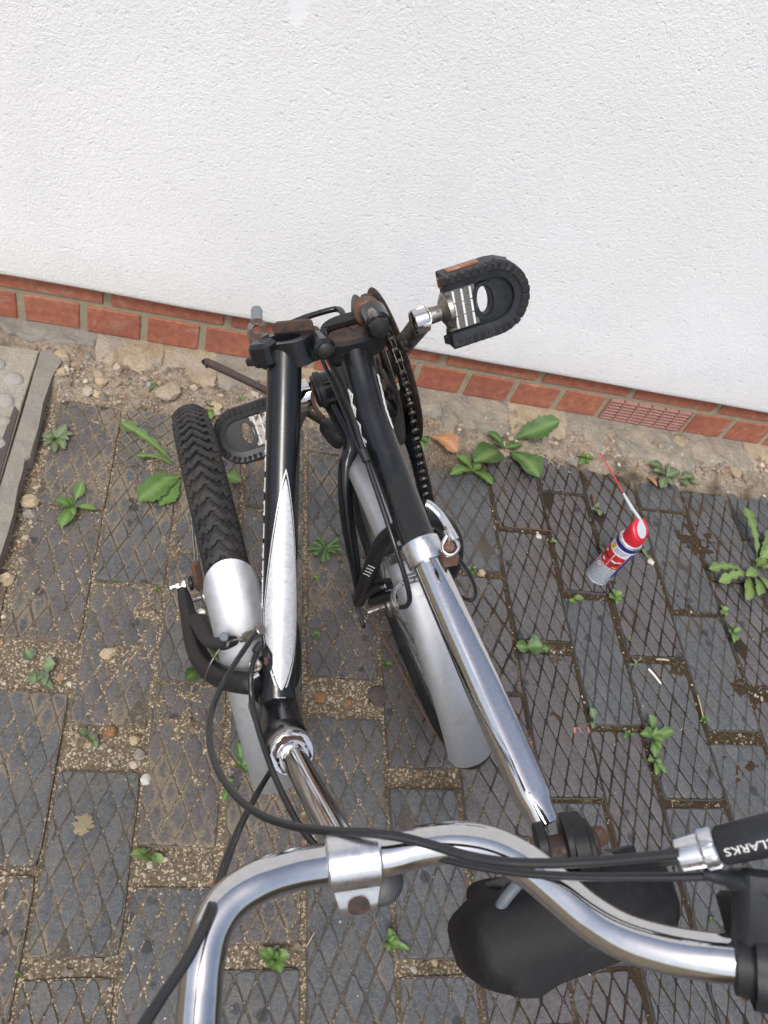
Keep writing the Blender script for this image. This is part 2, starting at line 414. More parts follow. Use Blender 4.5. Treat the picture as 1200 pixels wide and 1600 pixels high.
M['brick']=_brick()
def stonemat(name,a,b,cc,scale=18,bump=.8,spots=None):
    t=NT(name); p=t.pos(); r=t.rnd()
    n=t.noise(scale,7,.68,p,.5); g=t.noise(scale*14,5,.7,p)
    c=t.mix(t.ramp(n,[(.32,0),(.68,1)]),a,b); c=t.mix(t.ramp(t.noise(scale*.45,5,.6,p),[(.50,0),(.66,1)]),c,cc)
    c=t.mix(t.ramp(g,[(.35,.55),(.6,0)]),c,tuple(x*.45 for x in a))
    c=t.mix(t.math('MULTIPLY',r,.35),c,tuple(x*.8 for x in b))
    bb=t.bump(n,bump,.012); bb=t.bump(g,.75,.003,bb)
    t.set(Base_Color=c,Roughness=.93,Normal=bb); t.b.inputs['Specular IOR Level'].default_value=.2; return t.mat
M['mortar']=stonemat('mortar',(.38,.325,.225),(.49,.43,.31),(.43,.38,.28),60,.5)
M['lime']=stonemat('limestone',(.36,.28,.185),(.56,.465,.335),(.44,.40,.34),22,1.0)
M['limegrey']=stonemat('grey_limestone',(.27,.24,.195),(.47,.425,.355),(.54,.46,.34),30,1.2)
M['concrete']=stonemat('old_concrete',(.25,.235,.20),(.39,.36,.305),(.32,.30,.27),30,.7)
M['slab']=stonemat('slab_concrete',(.31,.285,.235),(.46,.42,.35),(.40,.37,.32),22,.5)
M['cobble']=stonemat('pale_cobble',(.36,.35,.32),(.48,.47,.44),(.42,.38,.31),30,.4)
M['darkstone']=stonemat('dark_slab',(.085,.070,.070),(.13,.105,.10),(.10,.095,.09),30,.4)
M['airbrick']=stonemat('air_brick',(.40,.20,.165),(.48,.27,.225),(.42,.24,.20),60,.3)
M['dark']=paint('void_shade',(.02,.018,.016),.9)  # dark colour standing in for the shade behind the louvres
def _peb():
    t=NT('pebbles'); a=t.node('ShaderNodeAttribute',attribute_name='tint'); p=t.pos()
    c=t.mix(t.math('MULTIPLY',t.noise(300,4,.7,p),.5),a.outputs['Color'],(.20,.15,.10))
    t.set(Base_Color=c,Roughness=.85,Normal=t.bump(t.noise(500,3,.6,p),.4,.001)); return t.mat
M['peb']=_peb()
def leafmat(name,a,b,vein=(.20,.30,.10)):
    t=NT(name); p=t.pos(); r=t.rnd()
    n=t.noise(70,5,.6,p)
    c=t.mix(t.ramp(n,[(.3,0),(.7,1)]),a,b); c=t.mix(t.math('MULTIPLY',r,.55),c,tuple(x*.55 for x in a)); c=t.mix(t.ramp(t.noise(38,4,.6,p),[(.56,0),(.74,.5)]),c,(.16,.165,.045)); c=t.mix(t.ramp(t.noise(170,3,.6,p),[(.68,0),(.74,.5)]),c,(.13,.085,.04))
    at_=t.node('ShaderNodeAttribute',attribute_name='rib'); c=t.mix(t.math('MULTIPLY',at_.outputs['Fac'],.6),c,vein)
    t.set(Base_Color=c,Roughness=.5,Normal=t.bump(t.noise(220,4,.6,p),.5,.0012))
    t.b.inputs['Transmission Weight'].default_value=0; t.b.inputs['Subsurface Weight'].default_value=.12
    t.b.inputs['Subsurface Radius'].default_value=(.002,.004,.001); t.b.inputs['Subsurface Scale'].default_value=.4
    return t.mat
M['leaf']=leafmat('weed_leaf',(.070,.150,.028),(.120,.215,.048))
M['leafdark']=leafmat('dark_leaf',(.040,.105,.026),(.075,.150,.040))
M['leafpale']=leafmat('pale_leaf',(.115,.190,.050),(.165,.250,.070))
M['leafgrey']=leafmat('greyish_leaf',(.10,.135,.075),(.14,.18,.10))
M['deadleaf']=leafmat('dead_leaf',(.38,.17,.075),(.50,.25,.12),(.55,.33,.18))
M['straw']=paint('dry_straw',(.42,.33,.19),.7,0)
M['pink']=paint('pink_scrap',(.45,.16,.13),.7,0)
M['pale']=paint('pale_scrap',(.70,.68,.60),.7,0,(.35,.32,.25),.15)

# ================================================================== SETTING
# far ground sheet
g=MB(); g.add([(-60,-60,-.06),(60,-60,-.06),(60,60,-.06),(-60,60,-.06)],[(0,1,2,3)])
tag(g.build('ground',M['soil'],smooth=0),'earth and yard surface stretching away around the paved strip',None,None,'structure')

# soil bed that carries the pavers: a real, uneven surface
def fb(x,y,s,o=4): return mnoise.fractal(Vector((x*s,y*s,3.7)),1.0,2.0,o)
def bed_h(x,y):
    h=-.0062+.0022*fb(x,y,22)+.0014*fb(x+9,y,75,3)
    edge=-.132+.022*fb(x,1.3,6,3)+(.012 if x>.6 else 0)-max(0,.40-x)*.035
    k=min(1,max(0,(y-edge+.055)/.09)); h+=k*k*(3-2*k)*(.020+.007*fb(x,y,14))
    # beside the concrete kerb the soil lies open too
    kx=.092+.008*fb(y,2.1,9,3); k=min(1,max(0,(kx+.022-x)/.03)) if y>-.62 else 0
    h+=k*.010*(1+.4*fb(x,y,30))
    h+=.0022*fb(x+3,y,130,3)*k_w(x,y)
    h=max(h,drift(x,y))
    if x<.10: h-=min(1,(.10-x)/.02)*.012
    return h
DRIFT=[(.372,-.762,.075,1.0),(.272,-.665,.06,.9),(.205,-.69,.05,.7),(.310,-.466,.05,.9),(.280,-.290,.035,.8),(.29,-.25,.035,.8),(.455,-.775,.05,.6),(.32,-.58,.06,.9),(.42,-.83,.055,.7),(.19,-.50,.04,.45),(.16,-.20,.05,.7),(.52,-.31,.05,.5),(.60,-.46,.05,.45),(.88,-.28,.06,.45),(.42,-.60,.05,.8),(.47,-1.02,.05,.45),(.60,-.80,.05,.5),(1.44,-.30,.07,.85),(1.19,-.45,.05,.6),(1.27,-.62,.06,.6),(1.41,-.655,.06,.8),(1.01,-.62,.05,.65),(1.01,-.72,.05,.6),(1.33,-.47,.05,.6),(1.36,-.80,.06,.6),(1.2,-.30,.05,.5),(1.55,-.55,.07,.7),(.80,-.55,.04,.5),(.70,-.62,.04,.5)]
def drift(x,y):
    g=0
    for cx,cy,r,k in DRIFT:
        d2=((x-cx)**2+(y-cy)**2)/(r*r)
        if d2<6: g=max(g,k*math.exp(-d2*.8))
    if g<.05: return -1
    return -.0070+.0116*g*(.62+.75*mnoise.fractal(Vector((x*38,y*38,8.1)),1.0,2.0,5)+.35*mnoise.noise(Vector((x*150,y*150,2))))
def k_w(x,y): return min(1,max(0,(y+.22)/.08))
xs=np.concatenate([np.linspace(-.9,-.05,24)[:-1],np.linspace(-.05,.75,300)[:-1],np.linspace(.75,1.75,200),np.linspace(1.75,2.6,20)[1:]])
ys=np.concatenate([np.linspace(-2.6,-1.25,30)[:-1],np.linspace(-1.25,-.30,300)[:-1],np.linspace(-.30,.02,90)])
nx,ny=len(xs),len(ys)
vs=[(x,y,bed_h(x,y)) for y in ys for x in xs]
fs=[(j*nx+i,j*nx+i+1,(j+1)*nx+i+1,(j+1)*nx+i) for j in range(ny-1) for i in range(nx-1)]
b=MB(); b.add(vs,fs); pavement=b.build('pavement',M['soil'],smooth=80)
tag(pavement,'sandy soil bed laid with diamond patterned blue brick pavers',None,None,'structure')

# ---- pavers
PW,PL,PH=.1125,.2345,.055
def clip(poly,x0,x1,y0,y1):
    for ax,lim,sg in ((0,x0,1),(0,x1,-1),(1,y0,1),(1,y1,-1)):
        out=[]
        for i in range(len(poly)):
            a,b2=poly[i],poly[(i+1)%len(poly)]
            da=(a[ax]-lim)*sg; db=(b2[ax]-lim)*sg
            if da>=0: out.append(a)
            if (da>=0)!=(db>=0):
                t_=da/(da-db); out.append((a[0]+(b2[0]-a[0])*t_,a[1]+(b2[1]-a[1])*t_))
        poly=out
        if len(poly)<3: return []
    return poly
def parea(p): return .5*sum(p[i][0]*p[(i+1)%len(p)][1]-p[(i+1)%len(p)][0]*p[i][1] for i in range(len(p)))
def paver_mesh(seed):
    rg=random.Random(seed); mb=MB(); hx,hy=PW/2,PL/2; gd=-rg.choice([.0009,.0014,.0019,.0025,.0030]); stud={}; edge={}
    # body with a worn, slightly ragged edge
    nseg=10; ring=[]
    for (ax,ay),(bx,by) in (((hx,-hy),(hx,hy)),((hx,hy),(-hx,hy)),((-hx,hy),(-hx,-hy)),((-hx,-hy),(hx,-hy))):
        for k in range(nseg):
            t_=k/nseg; j=rg.uniform(-.0012,.0004); x=ax+(bx-ax)*t_; y=ay+(by-ay)*t_
            if k==0: x*=.975; y*=.988
            elif abs(ax-bx)<1e-6: x+=math.copysign(j,x)
            else: y+=math.copysign(j,y)
            ring.append((x,y))
    n=len(ring)
    mb.add([(x,y,-PH) for x,y in ring]+[(x,y,gd-.002) for x,y in ring]+[(x*.985,y*.993,gd) for x,y in ring],
           [(k,(k+1)%n,n+(k+1)%n,n+k) for k in range(n)]+[(n+k,n+(k+1)%n,2*n+(k+1)%n,2*n+k) for k in range(n)],0)
    mb.add([(x*.985,y*.993,gd) for x,y in ring],[tuple(range(n))],1)
    dx,dy=.0296,.0615; gw=rg.choice([.0013,.0017,.0021,.0026]); ox,oy=rg.uniform(-.004,.004),rg.uniform(-.03,.03); sk=rg.uniform(-.015,.015)
    for i in range(-5,6):
        for j in range(-5,6):
            for s2 in (0,.5):
                cx,cy=(i+s2)*dx+ox,(j+s2)*dy+oy; cx+=cy*sk
                k=1-gw/(dx*dy/2/math.hypot(dx/2,dy/2)); w,h=dx/2*k,dy/2*k
                jit=lambda q:q+rg.uniform(-.0010,.0010)
                poly=[(jit(cx+w),jit(cy)),(jit(cx),jit(cy+h)),(jit(cx-w),jit(cy)),(jit(cx),jit(cy-h))]
                poly=clip(poly,-hx+.0016,hx-.0016,-hy+.0018,hy-.0018)
                if len(poly)<3 or parea(poly)<.00003: continue
                if rg.random()<.004: continue
                # cut the corners so that the studs look worn
                pc=[]; m_=len(poly)
                for q in range(m_):
                    a,p0,b2=poly[q-1],poly[q],poly[(q+1)%m_]
                    la=math.hypot(a[0]-p0[0],a[1]-p0[1]); lb=math.hypot(b2[0]-p0[0],b2[1]-p0[1])
                    ca=min(.0030,la*.3)/max(la,1e-6); cb=min(.0030,lb*.3)/max(lb,1e-6)
                    pc.append((p0[0]+(a[0]-p0[0])*ca,p0[1]+(a[1]-p0[1])*ca)); pc.append((p0[0]+(b2[0]-p0[0])*cb,p0[1]+(b2[1]-p0[1])*cb))
                c0=np.mean(np.array(pc),0); N=len(pc); dz=rg.uniform(-.0007,.0003)
                if rg.random()<.05: dz-=.0016
                tx,ty=rg.uniform(-.03,.03),rg.uniform(-.02,.02)
                def lay(d,z):
                    o=[]
                    for a in pc:
                        q=np.array(a)-c0; L=np.linalg.norm(q); f_=max(.25,1-d/max(L,.001)); q=c0+q*f_; o.append((q[0],q[1],z+(q[0]-c0[0])*tx+(q[1]-c0[1])*ty if z>gd+.001 else z))
                    return o
                vs=lay(0,gd)+lay(.0004,max(gd*.6,-.0010)+dz)+lay(.0013+rg.uniform(0,.0012),-.0001+dz)
                vs.append((c0[0],c0[1],.0000+dz))
                fs=[(r*N+q,r*N+(q+1)%N,(r+1)*N+(q+1)%N,(r+1)*N+q) for r in range(2) for q in range(N)]
                fs+=[(2*N+q,2*N+(q+1)%N,3*N) for q in range(N)]
                o_=len(mb.v); tint=rg.random()
                for q in range(len(vs)): stud[o_+q]=tint; edge[o_+q]=1.0 if q<2*N else (.80 if q<3*N else .0)
                mb.add(vs,fs,0)
    me=bpy.data.meshes.new('paver'); me.from_pydata(mb.v,[],mb.f); me.update()
    for nm,dic,df in (('stud',stud,.5),('edge',edge,1.0)):
        a_=me.attributes.new(nm,'FLOAT','POINT'); a_.data.foreach_set('value',[dic.get(q,df) for q in range(len(mb.v))])
    me.materials.append(M['paver']); me.materials.append(M['groove'])
    me.polygons.foreach_set('material_index',mb.m)
    me.polygons.foreach_set('use_smooth',[True]*len(me.polygons)); me.set_sharp_from_angle(angle=math.radians(24))
    return me
PM=[paver_mesh(100+i) for i in range(24)]
# column edges (x0,x1) and joints: a joint is (top y, bottom y) of the gap
G_=.004
COLS=[(-.40,-.285,[-.30,-.55,-.80,-1.05]),(-.278,-.163,[-.42,-.66,-.90,-1.14]),(-.156,-.038,[-.30,-.55,-.79,-1.03]),
 (-.030,.088,[-.553,-.79,(-1.01,-1.03)]),
 (.098,.2085,[-.165,-.405,(-.654,-.735),(-.976,-.986)]),
 (.213,.3235,[-.16,-.30,-.543,(-.783,-.848),(-1.081,-1.102)]),
 (.3285,.4360,[-.17,-.232,-.468,-.708,(-.949,-.999)]),
 (.4460,.5560,[-.14,-.358,-.595,-.832,(-1.070,-1.098)]),
 (.5640,.6870,[-.13,-.205,-.442,(-.682,-.749),-.985]),
 (.6920,.8040,[-.12,-.353,-.590,(-.826,-.857),(-1.092,-1.111)]),
 (.8130,.9450,[-.20,(-.441,-.455),-.690,(-.93,-.94)]),
 (.9510,1.0620,[-.10,(-.331,-.338),(-.580,-.606),(-.866,-.871)]),
 (1.0670,1.1700,[-.222,(-.467,-.479),(-.736,-.744),-.985]),
 (1.1760,1.3000,[-.12,-.352,(-.596,-.606),(-.862,-.874)]),
 (1.3060,1.4220,[-.232,(-.485,-.495),(-.734,-.757),-1.0]),
 (1.4280,1.5480,[-.16,-.40,(-.639,-.666),-.905]),
 (1.5540,1.6700,[-.28,(-.52,-.53),-.765,-1.0]),(1.6760,1.7930,[-.16,-.39,-.63,-.87]),(1.80,1.915,[-.27,-.51,-.75,-.99]),(1.92,2.035,[-.15,-.39,-.63,-.87])]
rp=random.Random(5); slots=[]
for (x0,x1,js) in COLS:
    js=[(j+G_/2,j-G_/2) if not isinstance(j,tuple) else j for j in js]
    while js[-1][1]>-1.9: js.append((js[-1][1]-.2355,js[-1][1]-.2395))
    if js[0][0]<-.20: js.insert(0,(js[0][0]+.2395,js[0][0]+.2355))
    for a,b_ in zip(js[:-1],js[1:]):
        top,bot=a[1],b_[0]
        if x1<.10 and top>-.50: continue          # the concrete slab lies there
        slots.append(((x0+x1)/2,(top+bot)/2,x1-x0,top-bot))
for k,(cx,cy,w,l) in enumerate(slots):
    o=bpy.data.objects.new('paver',rp.choice(PM)); COL.objects.link(o); o.parent=pavement
    o.location=(cx,cy,rp.uniform(-.0016,.0016)); rz=rp.uniform(-.008,.008)+(math.pi if rp.random()<.5 else 0)
    if cx>1.0: rz+=.03
    o.rotation_euler=(rp.uniform(-.010,.010),rp.uniform(-.012,.012),rz); o.scale=(w/PW*.992,min(l,.26)/PL*.994,1)

# ---- pebbles and grit
def pebble_verts(rg,c,r,flat=.6):
    ph=(1+5**.5)/2
    base=[(-1,ph,0),(1,ph,0),(-1,-ph,0),(1,-ph,0),(0,-1,ph),(0,1,ph),(0,-1,-ph),(0,1,-ph),(ph,0,-1),(ph,0,1),(-ph,0,-1),(-ph,0,1)]
    a=rg.uniform(0,6.28); ca,sa=math.cos(a),math.sin(a); sx,sy=rg.uniform(.7,1.25),rg.uniform(.6,1.0); o=[]
    for x,y,z in base:
        k=r/1.9*rg.uniform(.62,1.25); x*=k*sx;y*=k*sy;z*=k*flat
        o.append((c[0]+x*ca-y*sa,c[1]+x*sa+y*ca,c[2]+z))
    return o
ICO=[(0,11,5),(0,5,1),(0,1,7),(0,7,10),(0,10,11),(1,5,9),(5,11,4),(11,10,2),(10,7,6),(7,1,8),(3,9,4),(3,4,2),(3,2,6),(3,6,8),(3,8,9),(4,9,5),(2,4,11),(6,2,10),(8,6,7),(9,8,1)]
TINTS=[(.46,.39,.30),(.40,.33,.24),(.33,.26,.18),(.56,.51,.42),(.25,.20,.15),(.22,.19,.16),(.30,.21,.13),(.36,.22,.13),(.30,.29,.27),(.50,.43,.36),(.22,.17,.12)]
rg=random.Random(77); pb=MB(); tints=[]
def drop(x,y,r,z=None,tint=None):
    z=bed_h(x,y)+r*.25 if z is None else z
    pb.add(pebble_verts(rg,(x,y,z),r),ICO); c=tint or rg.choice(TINTS); k=rg.uniform(.75,1.1); tints.extend([tuple(q*k for q in c)]*20)
wide=[]   # open gaps: (x0,x1,y0,y1)
for (x0,x1,js) in COLS:
    for j in js:
        if isinstance(j,tuple) and j[0]-j[1]>.006: wide.append((x0,x1,j[1],j[0]))
for (x0,x1,y0,y1) in wide:
    if x0>1.9: continue
    A=(x1-x0)*(y1-y0); west=x0<.72
    for _ in range(int(A*(11500 if west else 7000))+8):
        drop(rg.uniform(x0,x1),rg.uniform(y0,y1),min(.0075,abs(rg.gauss(0,1))**1.5*.0017+.0007)*(1 if west else .85))
for i,(x0,x1,js) in enumerate(COLS[:-1]):          # long joints
    xa=(x1+COLS[i+1][0])/2
    wj=(COLS[i+1][0]-x1)
    for _ in range(95 if xa<.75 else 45):
        drop(xa+rg.gauss(0,max(.0022,wj*.35)),rg.uniform(-1.3,-.14),min(.0045,abs(rg.gauss(0,1))*.0011+.0008))
for _ in range(3600):                              # loose soil by the wall foot and the kerb
    x=rg.uniform(.03,1.8); y=-.05-abs(rg.gauss(0,1))*(.065 if x<.5 else .045)
    if y<-.30: continue
    drop(x,y,min(.013 if x<.5 else .008,abs(rg.gauss(0,1))**1.6*.0022+.0008))
for _ in range(420):
    y=rg.uniform(-.66,-.10); drop(.098+abs(rg.gauss(0,.016))-.012,y,min(.008,abs(rg.gauss(0,1))*.0020+.001))
for _ in range(1500):                              # grit scattered over the pavers
    x=abs(rg.gauss(0,.45))+.1 if rg.random()<.7 else rg.uniform(.1,1.6); y=rg.uniform(-1.25,-.15); r=min(.0036,abs(rg.gauss(0,1))*.0008+.0006)
    drop(x,y,r,-.0015+r*.3 if rg.random()<.75 else r*.35)
go=pb.build('gravel',M['peb'],smooth=22)
ca=go.data.color_attributes.new('tint','FLOAT_COLOR','CORNER')
arr=np.ones((len(go.data.loops),4),np.float32); arr[:,:3]=np.repeat(np.array(tints,np.float32),3,axis=0); ca.data.foreach_set('color',arr.ravel())
tag(go,'pale grit and small pebbles lying in the paver joints','gravel',None,'stuff')

# ---- single stones one can point at
def stone(px,py,r,mat,label,flat=.6,z=None,seed=1,name='stone',el=1.0):
    rg2=random.Random(seed); c=onz(px,py,.0); mb=MB(); n=11; rings=6; vs=[];fs=[]
    ca_,sa_=math.cos(seed*1.7),math.sin(seed*1.7)
    for i in range(rings+1):
        th=math.pi*i/rings
        for k in range(n):
            a=2*math.pi*k/n; x,y,zz=math.sin(th)*math.cos(a)*el,math.sin(th)*math.sin(a),math.cos(th)
            q=1+.42*mnoise.noise(Vector((x*1.5+seed*3.1,y*1.5,zz*1.5)))+.22*mnoise.noise(Vector((x*3.4,y*3.4+seed,zz*3.4))); q=min(q,1.16)
            x,y,zz=x*q*r,y*q*r,zz*q*r*flat; vs.append((x*ca_-y*sa_,x*sa_+y*ca_,zz))
    for i in range(rings):
        for k in range(n): fs.append((i*n+k,(i+1)*n+k,(i+1)*n+(k+1)%n,i*n+(k+1)%n))
    base=(max(bed_h(c.x,c.y),-.002) if z is None else z)
    mb.add([(a+c.x,b2+c.y,c_+base+r*flat*.55) for a,b2,c_ in vs],fs)
    return tag(mb.build(name,mat,smooth=24,origin=(c.x,c.y,base)),label,'stone','loose stones on the paving and soil')
M['cream']=stonemat('cream_stone',(.46,.36,.22),(.62,.52,.36),(.55,.45,.30),40,.5)
M['brown']=stonemat('brown_stone',(.30,.15,.07),(.40,.22,.11),(.36,.18,.09),40,.4)
M['chalk']=stonemat('chalk_stone',(.62,.60,.54),(.74,.72,.66),(.66,.62,.54),50,.4)
for i,a in enumerate([
 (10,906,.0125,'cream','cream lump of stone at the left edge of the picture beside the kerb',.7),
 (169,1021,.0100,'cream','yellowish pointed stone lying alone on a dirty paver left of the fork',.6),
 (96,566,.014,'cream','flat tan stone at the tip of the concrete kerb',.5),
 (97,594,.010,'cream','tan stone beside the concrete kerb just below its tip',.6),
 (158,604,.012,'cream','pale stone in the soil above the top left paver',.5),
 (262,622,.022,'lime','flat pale limestone flake by the top of the front tyre',.4),
 (155,619,.010,'cream','long tan flake lying on the top edge of the top left paver',.35),
 (47,785,.014,'cream','buff stone wedged between kerb and paver edge',.5),
 (45,803,.010,'limegrey','small grey stone below the buff stone beside the kerb',.5),
 (337,640,.013,'cream','pale stone between front tyre and left pedal',.5),
 (173,1144,.0085,'brown','smooth orange brown pebble in the gravel gap on the left',.7),
 (210,1157,.0075,'cream','round cream pebble at the right end of the left gravel gap',.7),
 (218,1178,.0085,'limegrey','grey white pebble in the lower right of the left gravel gap',.5),
 (501,1090,.0095,'brown','tan pebble in the gravel gap below the silver decal',.5),
 (590,1088,.0170,'darkstone','round dark grey stone set flush in the gravel gap beside the wire stay',.25),
 (545,1097,.0060,'brown','small orange pebble in the middle of the central gravel gap',.7),
 (1016,878,.0085,'chalk','white chalky pebble right of the spray can',.6),
 (228,1218,.0080,'chalk','white pebble in the joint right of the left gravel gap',.5),
 (568,968,.0060,'chalk','white pebble below the rear hub',.6),
 (753,895,.0075,'cream','cream pebble among weeds beside the seat post',.6),
 (842,838,.0065,'chalk','pale greenish stone chip on a dark paver right of the seat post',.4),
 (1056,698,.022,'lime','tan lump of rubble in the soil at the right, close to the footing',.5),
 (1140,745,.018,'lime','tan lump of rubble in the soil nearest the right edge',.5),
 (895,722,.016,'limegrey','rough grey lump between the big weed and the spray can straw',.4)]):
    stone(a[0],a[1],a[2],M[a[3]],a[4],a[5],seed=i+3,el=1.35 if i in (6,5,1) else 1.0)

# ---- house wall: render, bricks, mortar, footing
wall=empty('house_wall',(.8,0,0),'white rough rendered house wall above two courses of red brick','wall')
mb=MB()
X0,X1=-2.2,3.4
zb=.1425
pr=[(-.0195,2.6),(-.0195,zb+.012),(-.0205,zb+.004),(-.0185,zb),(-.012,zb-.0005),(.02,zb+.002)]   # (y,z): bell edge of the render
nx_=90; vs=[];fs=[]
for i in range(nx_+1):
    x=X0+(X1-X0)*i/nx_
    wob=.0014*mnoise.noise(Vector((x*5,0,0)))+.0008*mnoise.noise(Vector((x*22,4,0)))
    for j,(y,z) in enumerate(pr): vs.append((x,y+(wob*.4 if j else 0),z+(wob if j>0 else 0)))
n=len(pr)
for i in range(nx_):
    for j in range(n-1): fs.append((i*n+j,i*n+j+1,(i+1)*n+j+1,(i+1)*n+j))
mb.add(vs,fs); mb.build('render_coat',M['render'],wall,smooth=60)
mb=MB(); mb.box((.6,.115,.9),(1,0,0),(0,1,0),(0,0,1),2.8,.095,1.7); mb.build('wall_core',M['mortar'],wall,smooth=0)
mb=MB(); mb.box((.6,.012,.085),(1,0,0),(0,1,0),(0,0,1),2.8,.0085,.075); mb.build('mortar_joints',M['mortar'],wall,smooth=0)
def brick_mesh(w,h,seed):
    rg3=random.Random(seed); m2=MB(); m2.box((0,0,0),(1,0,0),(0,0,1),(0,-1,0),w/2,h/2,.02,.0022)
    m2.v=[(x+rg3.uniform(-.0009,.0009),y+rg3.uniform(-.0004,.0004),z+rg3.uniform(-.0014,.0014)) for x,y,z in m2.v]
    me=bpy.data.meshes.new('brick'); me.from_pydata(m2.v,[],m2.f); me.update(); me.materials.append(M['brick']); return me
HB=[brick_mesh(.0985,.063,i) for i in range(4)]; SB=[brick_mesh(.2105,.063,10+i) for i in range(4)]
worg=parent_origin(wall)
def put(me,x,z,name='brick',rz=0):
    o=bpy.data.objects.new(name,me); COL.objects.link(o); o.parent=wall; o.location=Vector((x,.020+rp.uniform(-.0012,.0008),z+rp.uniform(-.0006,.0006)))-worg; o.rotation_euler=(0,rp.uniform(-.004,.004),0); return o
for k in range(-12,28):
    xc=k*.1125+.05625
    if k in (11,12): continue
    if X0+.1<xc<X1-.1: put(rp.choice(HB),xc,.0545)
for k in range(-8,14):
    xc=.156+k*.225+.1125
    if X0+.15<xc<X1-.15: put(rp.choice(SB),xc,.1305)
# terracotta air brick: backing painted dark for the shade inside, upright bars and sloping louvres
ax0,ax1,az0,az1=11*.1125+.006,13*.1125-.006,.0225,.0865
mb=MB(); mb.box(((ax0+ax1)/2,.020,(az0+az1)/2),(1,0,0),(0,1,0),(0,0,1),(ax1-ax0)/2,.012,(az1-az0)/2-.001); 
air=mb.build('air_brick',M['dark'],wall,smooth=0); air['label']='pale terracotta louvred air brick in the lower course'
for k in range(6):
    mb=MB(); x0=ax0+(ax1-ax0)*k/6+.0022; x1=ax0+(ax1-ax0)*(k+1)/6-.0022
    for j in range(7):
        z=az0+.0045+(az1-az0-.006)*j/6.4
        mb.box(((x0+x1)/2,.0025,z),(1,0,0),(0,.80,.60),(0,-.60,.80),(x1-x0)/2,.0052,.0022,.0006)
    mb.build('louvre_panel',M['airbrick'],air,smooth=30)
for k in range(7):
    mb=MB(); x=ax0+(ax1-ax0)*k/6; mb.box((x,.004,(az0+az1)/2),(1,0,0),(0,1,0),(0,0,1),.0016,.007,(az1-az0)/2,.0004); mb.build('upright_bar',M['airbrick'],air,smooth=30)

# rough stone footing that sticks out under the bricks
foot=empty('stone_footing',(.8,-.05,0),'rough limestone and concrete footing under the red bricks','footing')
forg=parent_origin(foot)
def footing_stone(x0,x1,out,h,mat,seed,zt=.021,out2=None):
    m2=MB(); nu,nv=40,20; vs=[];fs=[]; out2=out if out2 is None else out2
    for i in range(nu+1):
        u=i/nu; x=x0+(x1-x0)*u; e=min(1,min(u,1-u)*nu/2.2)
        oo=(out+(out2-out)*u)*(.55+.45*e)
        for j in range(nv+1):
            v=j/nv
            # profile: back top -> front top -> front bottom
            if v<.5: y=.004-oo*(v/.5)**1.0*.86; z=zt-(.006*(v/.5)**2)
            else:
                q=(v-.5)/.5; y=.004-oo*(.86+.14*math.sin(q*math.pi/2)); z=zt-.006-(h)*q
            nn=mnoise.fractal(Vector((x*26+seed,y*26,z*26)),1.0,2.0,4); n3=mnoise.noise(Vector((x*9+seed,y*14,z*20)))
            k=min(1,v*3); vs.append((x+.0035*nn*(0 if i in (0,nu) else 1),y-.0085*nn*k-.009*n3*k,z+.0075*nn*k*(1 if v<.9 else .3)+.006*n3*k))
    for i in range(nu):
        for j in range(nv): fs.append((i*(nv+1)+j,i*(nv+1)+j+1,(i+1)*(nv+1)+j+1,(i+1)*(nv+1)+j))
    m2.add(vs,fs); return m2.build('footing_stone',mat,foot,smooth=70)
specs=[(-.9,-.45,.06,.04,'limegrey'),(-.45,-.03,.05,.04,'concrete'),(-.028,.142,.040,.034,'concrete'),(.146,.262,.080,.030,'lime'),(.265,.372,.098,.028,'lime'),
 (.376,.545,.092,.028,'limegrey'),(.549,.735,.090,.030,'lime'),(.738,.850,.088,.034,'limegrey'),(.852,1.010,.105,.032,'limegrey'),(1.013,1.15,.095,.032,'lime'),
 (1.153,1.275,.105,.036,'limegrey'),(1.278,1.475,.122,.036,'limegrey'),(1.478,1.64,.118,.040,'limegrey'),(1.643,1.80,.105,.036,'lime'),(1.80,2.2,.08,.036,'limegrey')]
for i,(a,b_,o_,h_,m_) in enumerate(specs): footing_stone(a-.006,b_+.006,o_,h_,M[m_],i*7.3+1)

# concrete slab with kerb at the left
path=MB()
kz=.022
px_=[(.071,-.62),(.073,-.53),(.075,-.45),(.072,-.36),(.079,-.30),(.077,-.20),(.080,-.125),(.088,-.085),(.060,-.066),(-.9,-.060),(-.9,-.62)]
path.prism((0,0,0),(1,0,0),(0,1,0),(0,0,1),[(.040,-.62),(.041,-.2),(.044,-.07),(-.9,-.068),(-.9,-.62)],-.06,kz-.004,.002)
pathway=tag(path.build('path',M['slab'],smooth=0),'old concrete slab with pale cobbles at the left of the paving',None,None,'structure')
kb=MB(); ol=[(.0725,-.62),(.0735,-.56),(.0725,-.53),(.0745,-.49),(.0750,-.45),(.0715,-.40),(.0725,-.36),(.0715,-.335),(.079,-.325),(.0785,-.25),(.0755,-.20),(.079,-.13),(.0885,-.092),(.0840,-.080),(.064,-.068),(.0475,-.072),(.0465,-.2),(.0445,-.34),(.0430,-.48),(.0420,-.62)]
kb.prism((0,0,0),(1,0,0),(0,1,0),(0,0,1),ol,-.06,kz+.002,.003); kb.build('kerb',M['concrete'],pathway,smooth=30)
rc=random.Random(3)
